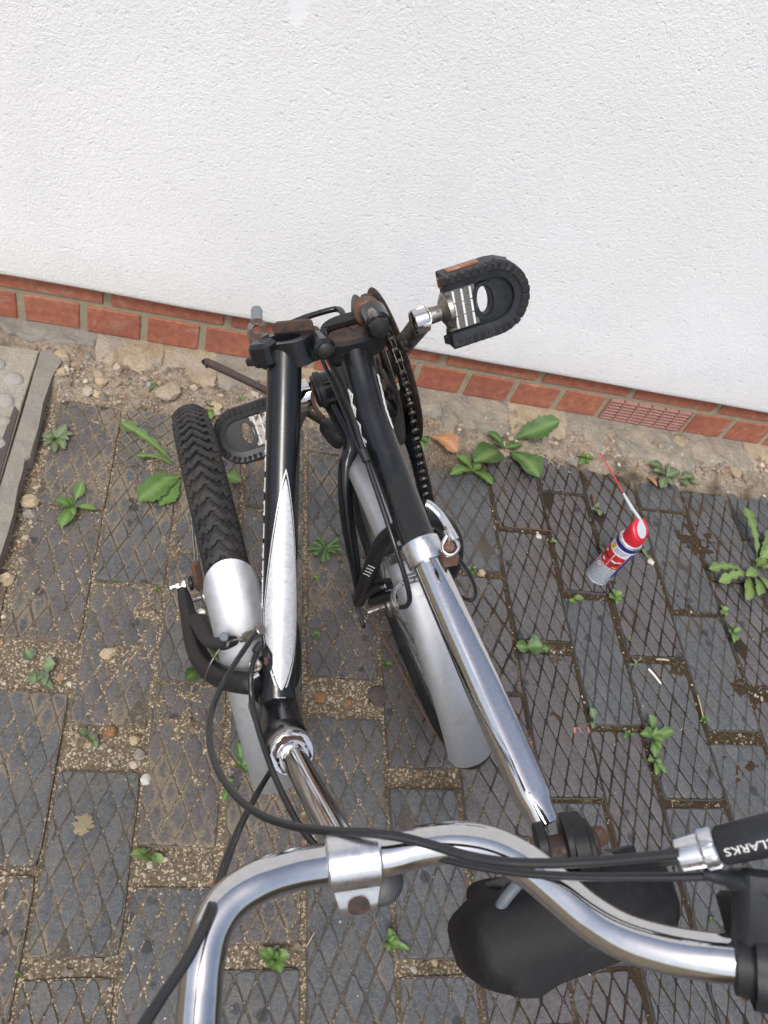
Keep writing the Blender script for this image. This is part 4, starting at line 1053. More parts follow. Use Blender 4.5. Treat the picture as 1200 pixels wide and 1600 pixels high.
# pedals
def pedal(e,sg,tilt,label,face):
    ax=RF[3]*sg; c_=e+ax*.066
    tc=(Vector(CP)-c_); n0=(tc-ax*tc.dot(ax)).normalized(); t90=ax.cross(n0)
    nn=(n0*math.cos(tilt)+t90*math.sin(tilt)).normalized(); vv=nn.cross(ax).normalized()
    o_=e+ax*.012
    # rubber tread body: U shaped frame, open towards the crank
    def U(r,half,l0,l1,np_=13):
        pl=[(l0,-half)]; 
        for k in range(13):
            a=-math.pi/2+math.pi*k/12; pl.append((l1-r+r*math.cos(a),(half-r)*math.copysign(1,math.sin(a)) if False else half*math.sin(a)))
        pl.append((l0,half)); return pl
    outer=U(.036,.0375,.012,.0985); inner=U(.022,.0225,.012,.083)
    m_=MB(); n=len(outer)
    lay=[(.0,-.0115),(.0,.0115)]
    vs=[];fs=[]
    for pl,h,k in ((outer,-.009,.97),(outer,-.0115,.9),(inner,-.0095,1.03),(inner,.0095,1.03),(outer,.0115,.9),(outer,.009,.97)):
        for a,b_ in pl:
            vs.append(o_+ax*a+vv*(b_*(1.03 if k>.95 and k<1 else (.95 if k<.95 else 1)))+nn*h)
    for i in range(6):
        j=(i+1)%6
        for k in range(n-1): fs.append((i*n+k,i*n+k+1,j*n+k+1,j*n+k))
    fs.append(tuple(i*n for i in range(6))); fs.append(tuple((5-i)*n+n-1 for i in range(6)))
    m_.add(vs,fs); pd=part('pedal',m_,M['plastic'],None,35,label)
    # ribs on the rim
    cumL=[0]
    for p_,q_ in zip(outer[:-1],outer[1:]): cumL.append(cumL[-1]+math.hypot(q_[0]-p_[0],q_[1]-p_[1]))
    nr=27
    for k in range(nr):
        s_=cumL[-1]*(k+.5)/nr; i0=max(0,min(n-2,int(np.searchsorted(cumL,s_))-1)); f_=(s_-cumL[i0])/(cumL[i0+1]-cumL[i0])
        a=outer[i0][0]*(1-f_)+outer[i0+1][0]*f_; b_=outer[i0][1]*(1-f_)+outer[i0+1][1]*f_
        tg=np.array((outer[i0+1][0]-outer[i0][0],outer[i0+1][1]-outer[i0][1])); tg/=np.linalg.norm(tg)
        tv=ax*tg[0]+vv*tg[1]; nv_=ax*tg[1]-vv*tg[0]
        sl_=.45 if abs(tg[0])>.6 else 0
        tn_=(nn+tv*sl_).normalized(); tv2=(tv-nn*sl_).normalized()
        m2=MB(); m2.box(o_+ax*a+vv*b_-nv_*.0042,tv2,nv_,tn_,.0036,.0046,.0124,.0010); part('tread_rib',m2,M['rubber'],pd,30)
    # inner plate with a round window, closed round the bearing
    m2=MB()
    N=24; outr=[];hol=[]
    for k in range(N):
        a=2*math.pi*k/N; outr.append((.052+.032*max(-1,min(1,math.cos(a)*1.25)),.0235*max(-1,min(1,math.sin(a)*1.25)))); hol.append((.0520+.0068*math.cos(a),.0145*math.sin(a)))
    m2.prism(o_,ax,vv,nn,outr,-.004,.0035,0,0,hol); part('pedal_plate',m2,M['plastic'],pd,35)
    m2=MB()
    for k in range(N): pass
    hol2=[(.0525+.0150*math.cos(2*math.pi*k/N),.0195*math.sin(2*math.pi*k/N)) for k in range(N)]; hol3=[(.0522+.0095*math.cos(2*math.pi*k/N),.0165*math.sin(2*math.pi*k/N)) for k in range(N)]
    m2.prism(o_,ax,vv,nn,hol2,.0035,.0065,0,0,hol3); part('window_rim',m2,M['plastic'],pd,35)
    # metal bearing plate with bright grip bars
    m2=MB(); m2.prism(o_,ax,vv,nn,[(.012,-.0215),(.0445,-.0215),(.0445,.0215),(.012,.0215)],-.0065,.0055,.0012); part('bearing_plate',m2,M['worn'],pd,35)
    for q in range(3):
        for p in range(3):
            m2=MB(); m2.box(o_+ax*(.0205+.0090*q)+vv*(-.0135+.0135*p)+nn*.0064,ax,vv,nn,.0012,.0062,.0010,.0004); part('grip_bar',m2,M['white'],pd,30)
    m2=MB(); m2.lathe(o_-ax*.004,ax,[(0,.0085),(.010,.0080),(.012,.012),(.016,.0185),(.020,.0190),(.022,.015)],22); part('spindle',m2,M['worn'],pd)
    for q,(s0,s1) in enumerate(((.030,.055),)):
        m2=MB(); m2.box(o_+ax*.036+vv*.0385+nn*.001,ax,nn,vv,.017,.0040,.0022,.001); part('reflector',m2,M['orange'],pd)
        m2=MB(); m2.box(o_+ax*.0125+vv*.030+nn*.003,ax,vv,nn,.004,.005,.0035,.001); part('reflector',m2,M['orange'],pd)
    m2=MB()
    if face: text_mesh(m2,'FP-960',o_+ax*.0765+nn*.0042,vv*-1,ax,.0075,0,.0001); part('moulded_lettering',m2,M['satin'],pd,0)
    return pd
pedal(eR,1,math.radians(22),'right pedal raised in front of the white wall',True)
pedal(eL+RF[2]*.010+RF[1]*.006,-1,math.radians(-4),'left pedal low between front tyre and main tube',False)
# kick stand
T('kickstand',[at(320,568,1.10),at(333,570,1.10),at(420,612,1.08),at(478,643,1.06),at(513,663,1.04)],[.0066,.0058,.0050,.0052,.0060],M['darkrust'],14,label='rusty kickstand pointing at the wall foot')
m_=MB(); kd=(at(545,690,1.02)-at(505,658,1.04)).normalized(); m_.lathe(at(505,660,1.035),kd,[(0,.006),(.006,.012),(.022,.016),(.036,.017),(.045,.012)],16); part('kickstand_mount',m_,M['satin'])

# ---------------- front half of the frame
hingeL=at(445,552,.815)
mt=[hingeL,at(443,640,.812),at(441,720,.810),at(438,850,.806),at(436,950,.803),at(434,1050,.800)]
T('main_tube',mt,[.0175]*6,M['black'],32,sub=8,label='front half of the black main tube with a silver decal')
hs=at(455,1176,.700); sdir2=(at(540,1338,.520)-hs).normalized()     # steering axis, up
T('neck',[at(434,1040,.801),at(433,1085,.798),at(437,1115,.790),hs-sdir2*.030],[.0174,.0184,.0202,.0212],M['black'],32,sub=6,label='neck where main tube meets head tube')
m_=MB(); m_.lathe(hs-sdir2*.118,sdir2,[(0,.0178),(.006,.0190),(.045,.0182),(.095,.0188),(.112,.0196),(.114,.0190)],32); part('head_tube',m_,M['black'])
# silver lozenge decal with a thin dark line, wrapped on the tube
def decal(a0,a1,w,off,mat,name,cut=0,roll=.0):
    P=[Vector(p) for p in spl(mt,8)]; n=len(P); m2=MB(); vs=[];fs=[]; N=48; K=16
    lens=[0]
    for p,q in zip(P[:-1],P[1:]): lens.append(lens[-1]+(q-p).length)
    for i in range(N+1):
        u=i/N; s_=(a0+(a1-a0)*u)*lens[-1]; j=max(0,min(n-2,int(np.searchsorted(lens,s_))-1)); t_=(s_-lens[j])/(lens[j+1]-lens[j])
        c_=P[j].lerp(P[j+1],t_); ax=(P[j+1]-P[j]).normalized(); tc=Vector(CP)-c_; tc=(tc-ax*tc.dot(ax)).normalized(); sd_=ax.cross(tc)
        x=u; prof_=(min(1,(x/.62))**.80 if x<.62 else 1)*(min(1,((1-x)/.27))**.80 if x>.73 else 1)
        hw=w*prof_
        for k in range(K+1):
            a=roll+(-1+2*k/K)*hw; vs.append(c_+(tc*math.cos(a)+sd_*math.sin(a))*(.0175+off))
    for i in range(N):
        for k in range(K): fs.append((i*(K+1)+k,(i+1)*(K+1)+k,(i+1)*(K+1)+k+1,i*(K+1)+k+1))
    m2.add(vs,fs); return part(name,m2,mat,None,80)
decal(.370,1.075,1.26,.00025,M['decal'],'decal_border',roll=-.22)
decal(.386,1.060,1.17,.00045,M['black'],'decal_line',roll=-.22)
decal(.402,1.050,1.10,.00065,M['decal'],'silver_decal',roll=-.22)
def on_tube(t_,ang,off=.0006):
    P=[Vector(p) for p in spl(mt,8)]; i=max(0,min(len(P)-2,int(t_*(len(P)-1)))); f_=t_*(len(P)-1)-i
    c_=P[i].lerp(P[i+1],f_); ax=(P[i+1]-P[i]).normalized(); tc=Vector(CP)-c_; tc=(tc-ax*tc.dot(ax)).normalized(); sd_=ax.cross(tc)
    return c_+(tc*math.cos(ang)+sd_*math.sin(ang))*(.0175+off),ax,tc*math.cos(ang)+sd_*math.sin(ang)

# small print under the decal and worn lettering along the tubes (too worn to read: short strokes)
def strokes(F_on,rows,mat,name,parent=None):
    m2=MB(); rg5=random.Random(8)
    for (t_,a0,a1,h,n) in rows:
        a=a0
        while a<a1:
            w=rg5.uniform(.05,.11); c_,ax,no=F_on(t_,a+w*.4); tv=ax.cross(no).normalized()
            m2.box(c_,tv,ax,no,.0175*w*.36,h*rg5.uniform(.6,1),.00012); a+=w+.025
    return part(name,m2,mat,parent,0)
strokes(lambda t_,a: on_tube(t_,a,.0004),[(1.0,-.30,.30,.0010,0)],M['white'],'small_print')
m2=MB()
def neckpt(px_,py_):
    # foot of the pixel ray on the neck tube
    P=[Vector(p) for p in spl([at(434,1040,.801),at(433,1085,.798),at(437,1115,.790),hs-sdir2*.030],6)]
    best=None
    for d in np.linspace(.74,.81,141):
        q=at(px_,py_,d); r_=min((q-p).length for p in P)
        if r_<=.0196: return q
    return at(px_,py_,.78)
def neckbar(xa,xb,y,h):
    a,b_=neckpt(xa,y),neckpt(xb,y); u_=(b_-a).normalized(); tc=(Vector(CP)-(a+b_)*.5).normalized(); v_=tc.cross(u_).normalized()
    m2.box((a+b_)*.5+tc*.0004,u_,v_,u_.cross(v_),(b_-a).length/2,h,.00015)
for (xa,xb) in ((433,437),(438,442),(443,446)): neckbar(xa,xb,1091,.0009)
neckbar(438,441,1096,.0006)
for (xa,xb) in ((431,435),(436,439),(440,444),(445,448)): neckbar(xa,xb,1100,.0009)
for xa in range(422,452,6): neckbar(xa,xa+6,1104,.00045)
for (xa,xb) in ((424,428),(429,432),(433,434),(435,437),(438,441),(442,445),(446,450)): neckbar(xa,xb,1107.5,.0009)
part('small_print',m2,M['white'],None,0)
m2=MB()
rg5=random.Random(4)
for k in range(9):      # left flank lettering of the front tube
    t_=.36+.052*k; c_,ax,no=on_tube(t_,1.22,.0003); tv=ax.cross(no).normalized()
    m2.box(c_,ax,tv,no,.0075,.0011,.00015)
    c2,ax2,no2=on_tube(t_+.012,1.34,.0003); tv2=ax2.cross(no2).normalized()
    if k%3!=1: m2.box(c2,ax2,tv2,no2,.0012,.0028,.00015)
    if k%2: 
        c2,ax2,no2=on_tube(t_-.012,1.36,.0003); m2.box(c2,ax2,ax2.cross(no2).normalized(),no2,.0012,.003,.00015)
part('side_lettering',m2,M['white'],None,0,'worn white lettering along the left flank of the front tube')
rt=[hingeR,at(569,604,.825),at(580,650,.816),at(599,702,.806),at(621,762,.797),at(640,802,.790)]
def on_rear(t_,ang,off=.0004):
    P=[Vector(p) for p in spl(rt,10)]; i=max(0,min(len(P)-2,int(t_*(len(P)-1)))); f_=t_*(len(P)-1)-i
    c_=P[i].lerp(P[i+1],f_); ax=(P[i+1]-P[i]).normalized(); tc=Vector(CP)-c_; tc=(tc-ax*tc.dot(ax)).normalized(); sd_=ax.cross(tc)
    return c_+(tc*math.cos(ang)+sd_*math.sin(ang))*(.0173+off),ax,tc*math.cos(ang)+sd_*math.sin(ang)
m2=MB()
for k in range(7):
    t_=.24+.048*k; c_,ax,no=on_rear(t_,1.02); tv=ax.cross(no).normalized(); d_=(ax*.8+tv*(.5 if k%2 else -.5)).normalized()
    m2.box(c_,d_,no.cross(d_),no,.0060,.0013,.00015)
    c_,ax,no=on_rear(t_+.015,1.16); tv=ax.cross(no).normalized(); m2.box(c_,ax,tv,no,.0048,.0016,.00015)
    c_,ax,no=on_rear(t_-.04,-1.22); tv=ax.cross(no).normalized(); m2.box(c_,ax,tv,no,.0068,.0018,.00015)
    c_,ax,no=on_rear(t_-.055,-1.36); tv=ax.cross(no).normalized(); m2.box(c_,(ax*.9+tv*.4).normalized(),(tv*.9-ax*.4).normalized(),no,.0040,.0012,.00015)
part('side_lettering',m2,M['white'],None,0,'worn white lettering on both flanks of the rear tube')
m2=MB()
for k in range(4):
    q=at(572.5+k*2.6,898-k*4.2,.893+.0-.010*k); a=(at(560,930,.95)-at(590,860,.87)).normalized(); tc=(Vector(CP)-q).normalized(); b_=tc.cross(a).normalized()
    m2.box(q,b_,a,tc,.0042,.0007,.0002); m2.box(q+b_*.002,(a+b_).normalized(),(a-b_).normalized(),tc,.0022,.0005,.0002)
part('stay_lettering',m2,M['white'],None,0)

# hinge on the front half: bracket with a hollow, latch with a hole, pin barrel
hdL=(hingeL-at(441,720,.810)).normalized()
lat=(at(505,545,.80)-at(400,540,.83)).normalized(); lat=(lat-hdL*lat.dot(hdL)).normalized(); nL=lat.cross(hdL)
if nL.dot(Vector(CP)-hingeL)<0: nL=-nL
hc=at(446,536,.815)
tiltax=(hdL*.84+nL*.58).normalized(); n2=lat.cross(tiltax); 
if n2.dot(nL)<0: n2=-n2
N=28; outr=[];hol=[]
for k in range(N):
    a=2*math.pi*k/N; c_,s_=math.cos(a),math.sin(a)
    outr.append((.0300*math.copysign(abs(c_)**.55,c_),.0205*math.copysign(abs(s_)**.75,s_)))
    hol.append((.0195*math.copysign(abs(c_)**.8,c_)-.001,.0120*math.copysign(abs(s_)**.9,s_)+.001))
m_=MB(); m_.prism(hc-tiltax*.020,lat,n2,tiltax,outr,0,.026,0,0,hol); part('hinge_bracket',m_,M['black'],None,35,'open hinge bracket of the front half')
m_=MB(); m_.prism(hc-tiltax*.020,lat,n2,tiltax,hol,0,.008,0); part('hinge_hollow',m_,M['darkrust'])
m_=MB(); m_.prism(hc+tiltax*.004,lat,n2,tiltax,[(-.020,-.0245),(.024,-.0235),(.026,-.017),(-.020,-.0165)],-.004,.012,.003); part('hinge_cheek',m_,M['darkrust'],None,35,'rusty rear cheek of the hinge bracket')
lug=at(411,546,.80); m_=MB(); m_.box(lug-tiltax*.004,lat,tiltax,n2,.0120,.0125,.0120,.004); part('hinge_lug',m_,M['black'],None,35)
m_=MB(); m_.box(at(404,561,.815),lat,tiltax,n2,.0105,.0040,.0100,.0015); part('hinge_lug',m_,M['satin'],None,35)
# latch: rusty plate with a round hole, and a grey tongue
lc=at(402,517,.835); N=28; ol=[];hl=[]
for k in range(N):
    a=2*math.pi*k/N; c_,s_=math.cos(a),math.sin(a); ol.append((.0105*math.copysign(abs(c_)**.7,c_)+(.002 if s_<-.2 else 0),.0165*math.copysign(abs(s_)**.8,s_)-.004)); hl.append((.0046*c_,.0046*s_+.0012))
vL=(at(402,500,.835)-at(402,530,.835)).normalized(); uL=(at(420,517,.835)-lc).normalized(); wL=uL.cross(vL)
m_=MB(); m_.prism(lc,uL,vL,wL,ol,-.0022,.0022,0,0,hl); part('latch_plate',m_,M['darkrust'],None,35,'rusty latch plate with a round hole')
m_=MB(); m_.prism(at(401,490,.838),uL,vL,wL,[(-.0058,-.0075),(.0058,-.0075),(.0058,.004),(.004,.0072),(0,.0082),(-.004,.0072),(-.0058,.004)],-.0016,.0016,.0005); part('latch_tongue',m_,M['slate'],None,35)
pa,pb=at(491,520,.835),at(508,546,.795); pd_=(pb-pa).normalized()
m_=MB(); m_.cyl(pa-pd_*.004,pb-pd_*.004,.0068,20); part('hinge_pin',m_,M['darkrust'],None,42,'worn brown hinge pin')
m_=MB(); m_.cyl(at(500,540,.812)-pd_*.016,pb+pd_*.001,.0112,24,0,.003); part('pin_barrel',m_,M['black'])
m_=MB(); m_.lathe(pb+pd_*.001,pd_,[(0,.0074),(.002,.0070),(.0035,.0045),(.004,.001)],18); part('pin_end',m_,M['satin'])
m_=MB(); m_.box(at(480,551,.815),lat,tiltax,n2,.016,.0075,.009,.003); part('hinge_arm',m_,M['black'],None,35)
# cable stop by the bottom bracket
m_=MB(); m_.box(at(522,553,.86),(at(535,580,.86)-at(515,545,.86)).normalized(),RF[3],RF[2],.012,.006,.006,.002); part('cable_guide',m_,M['plastic'])

# headset, stem, clamp
m_=MB(); m_.lathe(hs-sdir2*.012,sdir2,[(0,.0190),(.001,.0203),(.006,.0205),(.0075,.0192)],40); part('headset_cup',m_,M['worn'])
m_=MB(); m_.lathe(hs-sdir2*.0035,sdir2,[(0,.0188),(.001,.0200),(.0050,.0203),(.0072,.0190),(.0074,.0150)],40); part('headset_race',m_,M['post'])
m_=MB(); m_.lathe(hs+sdir2*.004,sdir2,[(0,.0165),(.0005,.0170),(.0060,.0168),(.0070,.0155)],6); part('headset_locknut',m_,M['rust'],None,30,'hexagonal locknut with rust')
m_=MB(); m_.lathe(hs+sdir2*.010,sdir2,[(0,.0150),(.002,.0150),(.0040,.0128)],32); part('headset_ring',m_,M['chrome'])
st_top=at(541,1334,.525)
m_=MB(); m_.tube([hs+sdir2*.004,hs+sdir2*.08,st_top],[.0112,.0112,.0112],32); part('stem',m_,M['post'],None,40,'worn chrome quill stem')
bar_pts=[(298,1760,.36),(306,1650,.385),(312,1560,.398),(318,1500,.405),(330,1452,.412),(358,1408,.420),(402,1378,.428),(455,1360,.438),(510,1350,.446),(556,1342,.450),(610,1335,.450),(660,1322,.449),(715,1316,.447),(768,1324,.442),(820,1350,.434),(868,1388,.424),(918,1430,.414),(972,1462,.404),(1035,1482,.396),(1095,1493,.390),(1155,1500,.386)]
BP=[at(*q) for q in bar_pts]
part_bar=T('handlebar',BP,.0111,M['chrome'],32,sub=6,hint=(0,1,0),label='bent chrome handlebar')
bc=at(553,1343,.450); bx=(BP[10]-BP[8]).normalized()
tcb=(Vector(CP)-bc); tcb=(tcb-bx*tcb.dot(bx)).normalized(); dn=bx.cross(tcb)
if dn.dot(at(553,1400,.45)-bc)<0: dn=-dn
# clamp: wraps the bar and ends in a drilled lug
m_=MB(); prof_=[]; r1=.0155
for k in range(25):
    a=math.radians(205-k*(230/24)); prof_.append((math.cos(a)*r1,math.sin(a)*r1))       # (along dn, along tcb)
lug_=[(.020,-.004),(.026,-.006),(.0295,-.010),(.0295,-.0165),(.022,-.0190),(.010,-.0175)]
P2=[(-x,y) for x,y in prof_]
# order: start behind the bar, over the front, down to the lug, back
ol=[]
for k in range(22):
    a=math.radians(190-k*(195/21)); ol.append((math.cos(a)*r1,math.sin(a)*r1))          # from the far side over the top to dn side
ol+= [(.0185,-.0035),(.0235,-.0062),(.0275,-.0100),(.0290,-.0150),(.0255,-.0185),(.016,-.0190),(.004,-.0178),(-.008,-.0150)]
hw=.0150
nO=len(ol); vs=[]
for xx,inset in ((-hw,.0012),(-hw+.0012,0),(hw-.0012,0),(hw,.0012)):
    for a,b_ in ol:
        q=np.array((a,b_)); c_=np.array((.006,-.003)); d_=q-c_; l_=np.linalg.norm(d_); q=c_+d_*(1-inset/l_)
        narrow=1-.30*max(0,min(1,(a-.012)/.016)); 
        vs.append(bc+bx*(xx*narrow)+dn*q[0]+tcb*q[1])
fs=[(i*nO+k,i*nO+(k+1)%nO,(i+1)*nO+(k+1)%nO,(i+1)*nO+k) for i in range(3) for k in range(nO)]+[tuple(range(nO-1,-1,-1)),tuple(3*nO+k for k in range(nO))]
m_.add(vs,fs); part('stem_clamp',m_,M['alu'],None,30,'satin alloy handlebar clamp with an empty bolt hole')
m_=MB(); hp=bc+dn*.0242-tcb*.0062; hn=(tcb*.55+dn*.80).normalized(); hy=hn.cross(bx)
m_.prism(hp,bx,hy,hn,[(.0062*math.cos(2*math.pi*k/20),.0052*math.sin(2*math.pi*k/20)) for k in range(20)],-.004,.0016,.0); part('bolt_hole',m_,M['darkrust'])  # solid dark disc painted as the shaded inside of the hole
m_=MB(); m_.lathe(at(594,1376,.50),(at(594,1376,.4)-at(592,1380,.5)).normalized(),[(0,.013),(.002,.0145),(.010,.0145),(.012,.012)],20); part('bar_bung',m_,M['plastic'])

# fork
crown=hs-sdir2*.150
m_=MB(); m_.lathe(hs-sdir2*.132,sdir2,[(-.022,.0165),(-.018,.0180),(.008,.0185),(.012,.0165)],28); part('fork_crown',m_,M['worn'])
T('fork_blade',[crown+FF[3]*.005,at(398,1068,.800),at(384,1066,.795),at(352,1060,.812),at(322,1042,.850),at(305,1010,.905),at(296,970,.960),at(289,938,1.00),at(285,922,1.03)],[.0125,.0122,.0120,.0116,.0114,.0112,.0104,.0088,.0065],M['satin'],22,flat=(1.0,.95),label='left fork blade curving round the wheel')
T('fork_blade',[crown-FF[3]*.005,L(FF,-.208,.150,.026),L(FF,-.182,.134,.042),L(FF,-.10,.075,.058),L(FF,0,0,.060)],[.0125,.0125,.0120,.0100,.0065],M['satin'],22,label='right fork blade behind the main tube')
m_=MB(); q=at(283,915,1.03); m_.lathe(q+FF[3]*.006,-FF[3],[(0,.0105),(.003,.0105),(.0035,.0075),(.012,.0075),(.0125,.0050),(.020,.0048)],8); part('axle_nut',m_,M['worn'],None,30)
for k in range(3):
    m_=MB(); m_.lathe(q+FF[3]*(.010+.006*k),FF[3],[(0,.008),(.001,.0095),(.004,.0095),(.005,.008)],16); part('axle_washer',m_,M['satin'])
# rim brake: two arms, noodle, pinch bolt
def arm(pts,r,label=None): return T('brake_arm',pts,r,M['plastic'],12,sub=5,flat=(1.25,.8),label=label)
arm([at(308,966,.935),at(320,978,.90),at(327,992,.865),at(335,1003,.835),at(350,1006,.805),at(362,1002,.795)],[.0085,.0110,.0105,.0090,.0080,.0070],'left front brake arm')
arm([at(318,972,.93),at(329,970,.90),at(333,984,.87),at(336,998,.84)],[.0050,.0055,.0055,.0050])
m_=MB(); m_.cyl(at(314,959,.955),at(315,957,.930),.0056,10); part('brake_bolt',m_,M['worn'])
m_=MB(); m_.cyl(at(293,990,.96),at(291,989,.945),.0036,8); part('brake_bolt',m_,M['worn'])
m_=MB(); m_.cyl(at(351,997,.80),at(350,995,.787),.0046,12); part('pinch_bolt',m_,M['slate'])
m_=MB(); m_.cyl(at(352,1004,.795),at(360,1008,.792),.0042,12); part('pinch_bolt',m_,M['worn'])
T('brake_cable',[at(356,1003,.792),at(372,999,.787),at(384,995,.785)],.0012,M['worn'],8,sub=3)
m_=MB(); m_.cyl(at(375,1000,.788),at(383,996,.786),.0032,10); m_.cyl(at(384,997,.785),at(409,984,.772),.0058,14); part('cable_noodle',m_,M['worn'],None,42,'dull metal brake noodle')
T('cable_end',[at(346,1010,.80),at(331,1033,.795),at(323,1052,.80),at(318,1068,.81)],.0010,M['worn'],8,sub=4,label='frayed cable end hanging down')
m_=MB(); m_.cyl(at(313,1080,.815),at(316,1071,.812),.0019,8); part('cable_tip',m_,M['alu'])
m_=MB(); m_.cyl(at(402,1036,.80),at(398,1040,.778),.0070,16); part('reflector_bolt',m_,M['worn'])
T('fork_bracket',[at(391,1078,.772),at(393,1062,.772),at(404,1054,.775)],.0030,M['alu'],10,sub=4)

# cables
def cab(pts,r=.0025,name='brake_cable',label=None,mat='cable'): return T(name,[at(*q) for q in pts],r,M[mat],12,sub=8,label=label)
cab([(1062,1334,.383),(1000,1340,.390),(930,1346,.398),(860,1349,.405),(790,1347,.412),(730,1337,.420),(680,1322,.428),(630,1309,.434),(575,1302,.440),(510,1298,.455),(455,1290,.475),(405,1272,.500),(365,1240,.540),(337,1195,.585),(327,1150,.630),(333,1105,.680),(352,1062,.705),(378,1020,.745),(400,988,.770)],.0026,label='front brake cable looping from the lever round the stem')
cab([(1122,1369,.385),(1060,1370,.392),(990,1370,.400),(920,1370,.408),(850,1367,.416),(790,1361,.424),(735,1352,.432),(690,1341,.440),(650,1330,.448),(615,1320,.462),(585,1312,.485),(560,1318,.515)],.0022,'gear_cable','thin cable under the front brake cable')
cab([(411,1006,.765),(399,1024,.760),(392,1056,.750),(394,1098,.745),(404,1140,.715),(417,1180,.690),(430,1215,.665),(450,1258,.625),(472,1296,.590),(500,1330,.56)],.0027,'brake_cable','black cable running behind the stem')
m_=MB(); m_.cyl(at(398,1020,.758),at(409,1005,.763),.0042,14); part('cable_ferrule',m_,M['cable'])
for dx,dd in ((-3,0),(3,.004)):
    cab([(424+dx*.3,1203,.70),(402+dx*.5,1240,.66),(376+dx*.6,1290,.58),(352+dx*.8,1350,.49),(330+dx,1420,.405),(298+dx,1490,.372),(262+dx,1545,.352),(222+dx*1.2,1605,.335),(170+dx*1.5,1680,.31)],.0019,'brake_cable','cable pair crossing the left end of the bar')
cab([(505,548,.86),(528,590,.84),(548,640,.815),(560,680,.800),(569,708,.792),(580,742,.785),(600,800,.775),(618,855,.770),(634,905,.775),(640,934,.785),(636,946,.80),(627,949,.815)],.0026,'brake_cable','rear brake cable along the main tube with a hooked end')
m_=MB(); m_.cyl(at(566,702,.788),at(574,722,.785),.0044,12); part('cable_ferrule',m_,M['cable'])
cab([(500,555,.87),(520,600,.85),(541,650,.825),(556,690,.808),(570,722,.796)],.0022,'gear_cable','second cable beside the rear brake cable')
cab([(716,872,.74),(730,892,.78),(741,915,.82),(742,932,.85),(733,938,.88),(718,930,.91),(708,915,.94)],.0021,'gear_cable','small loop of cable right of the seat post')
# rear rim brake in the shade of the stays
arm([at(574,928,1.0),at(590,918,.97),at(606,912,.94),at(622,914,.91)],[.0085,.0095,.0085,.0060],'rear brake arm')
arm([at(584,940,.99),at(600,934,.96),at(618,928,.93)],[.0070,.0080,.0060])
m_=MB(); m_.cyl(at(598,916,.935),at(606,914,.925),.0042,12); part('pinch_bolt',m_,M['chrome'])
T('noodle_clip',[at(620,950,.83),at(615,940,.84),at(615,925,.86),at(624,912,.88)],.0028,M['alu'],10,sub=5)
T('noodle_clip',[at(612,935,.85),at(622,958,.86),at(640,990,.89),at(652,1010,.91)],.0022,M['worn'],10,sub=5)
for yy in (902,908,915):
    T('stay_wire',[at(628,yy,.87),at(643,yy-5,.872),at(656,yy-8,.88)],.0012,M['worn'],8,sub=3)
m_=MB(); m_.cyl(at(648,906,.87),at(655,903,.872),.0030,10); part('stay_bolt',m_,M['alu'])
m_=MB(); m_.prism(at(634,866,.865),RF[3],RF[1],RF[2],[(-.020,-.006),(.020,-.006),(.020,.006),(-.020,.006)],-.0015,.0015,.0005); part('guard_bracket',m_,M['worn'])

# right end of the bar: lever body, barrel adjuster, twist grip
ld=(at(1290,1284,.368)-at(1120,1322,.383)).normalized(); l0=at(1119,1323,.382)
m_=MB(); m_.lathe(l0,ld,[(0,.0070),(.002,.0088),(.030,.0098),(.075,.0102),(.10,.0100)],26); lb=part('lever_body',m_,M['plastic'],None,42,'black brake lever body with white lettering')
tcl=(Vector(CP)-(l0+ld*.025)).normalized(); tcl=(tcl-ld*tcl.dot(ld)).normalized(); lv=tcl.cross(ld)
vs2,fs2=text_mesh(None,'CLARKS',(0,0,0),(1,0,0),(0,1,0),.0056)
m_=MB(); lift=[]
for a,b_ in vs2:
    rr0=.0108+.0000; t_=.0150-a*1.18; an_=(-b_)/.0098-.34; rr0=.0088+.0010*min(1,t_/.030)+.00035
    lift.append(l0+ld*t_+(tcl*math.cos(an_)+lv*math.sin(an_))*rr0)
m_.add(lift,fs2); part('lettering',m_,M['white'],lb,0)
m_=MB(); n=56; vs=[];fs=[]
for t_,r_ in ((-.0185,.0062),(-.0180,.0072),(-.0075,.0078),(-.0068,.0074)):
    for k in range(n):
        rr=r_*(1 if k%7<5 else .78); a=2*math.pi*k/n; u_,v_,w_=frame(ld); vs.append(l0+w_*t_+u_*math.cos(a)*rr+v_*math.sin(a)*rr)
for i in range(3):
    for k in range(n): fs.append((i*n+k,i*n+(k+1)%n,(i+1)*n+(k+1)%n,(i+1)*n+k))
fs.append(tuple(range(n-1,-1,-1))); m_.add(vs,fs); part('barrel_adjuster',m_,M['alu'],None,30,'ribbed silver barrel adjuster')
m_=MB(); vs=[];fs=[]
for t_,r_ in ((-.0068,.0086),(-.006,.0094),(-.001,.0094),(0,.0086)):
    for k in range(n):
        rr=r_*(1 if k%7<5 else .84); a=2*math.pi*k/n; u_,v_,w_=frame(ld); vs.append(l0+w_*t_+u_*math.cos(a)*rr+v_*math.sin(a)*rr)
for i in range(3):
    for k in range(n): fs.append((i*n+k,i*n+(k+1)%n,(i+1)*n+(k+1)%n,(i+1)*n+k))
fs.append(tuple(range(n-1,-1,-1))); fs.append(tuple(3*n+k for k in range(n))); m_.add(vs,fs); part('lock_wheel',m_,M['alu'],None,30,'ribbed silver lock wheel')
m_=MB(); m_.lathe(l0-ld*.028,ld,[(0,.0028),(.003,.0038),(.012,.0046),(.013,.0040)],16); part('cable_ferrule',m_,M['cable'])
bd_=(at(1290,1405,.37)-at(1110,1368,.386)).normalized(); b0=at(1120,1369,.385)
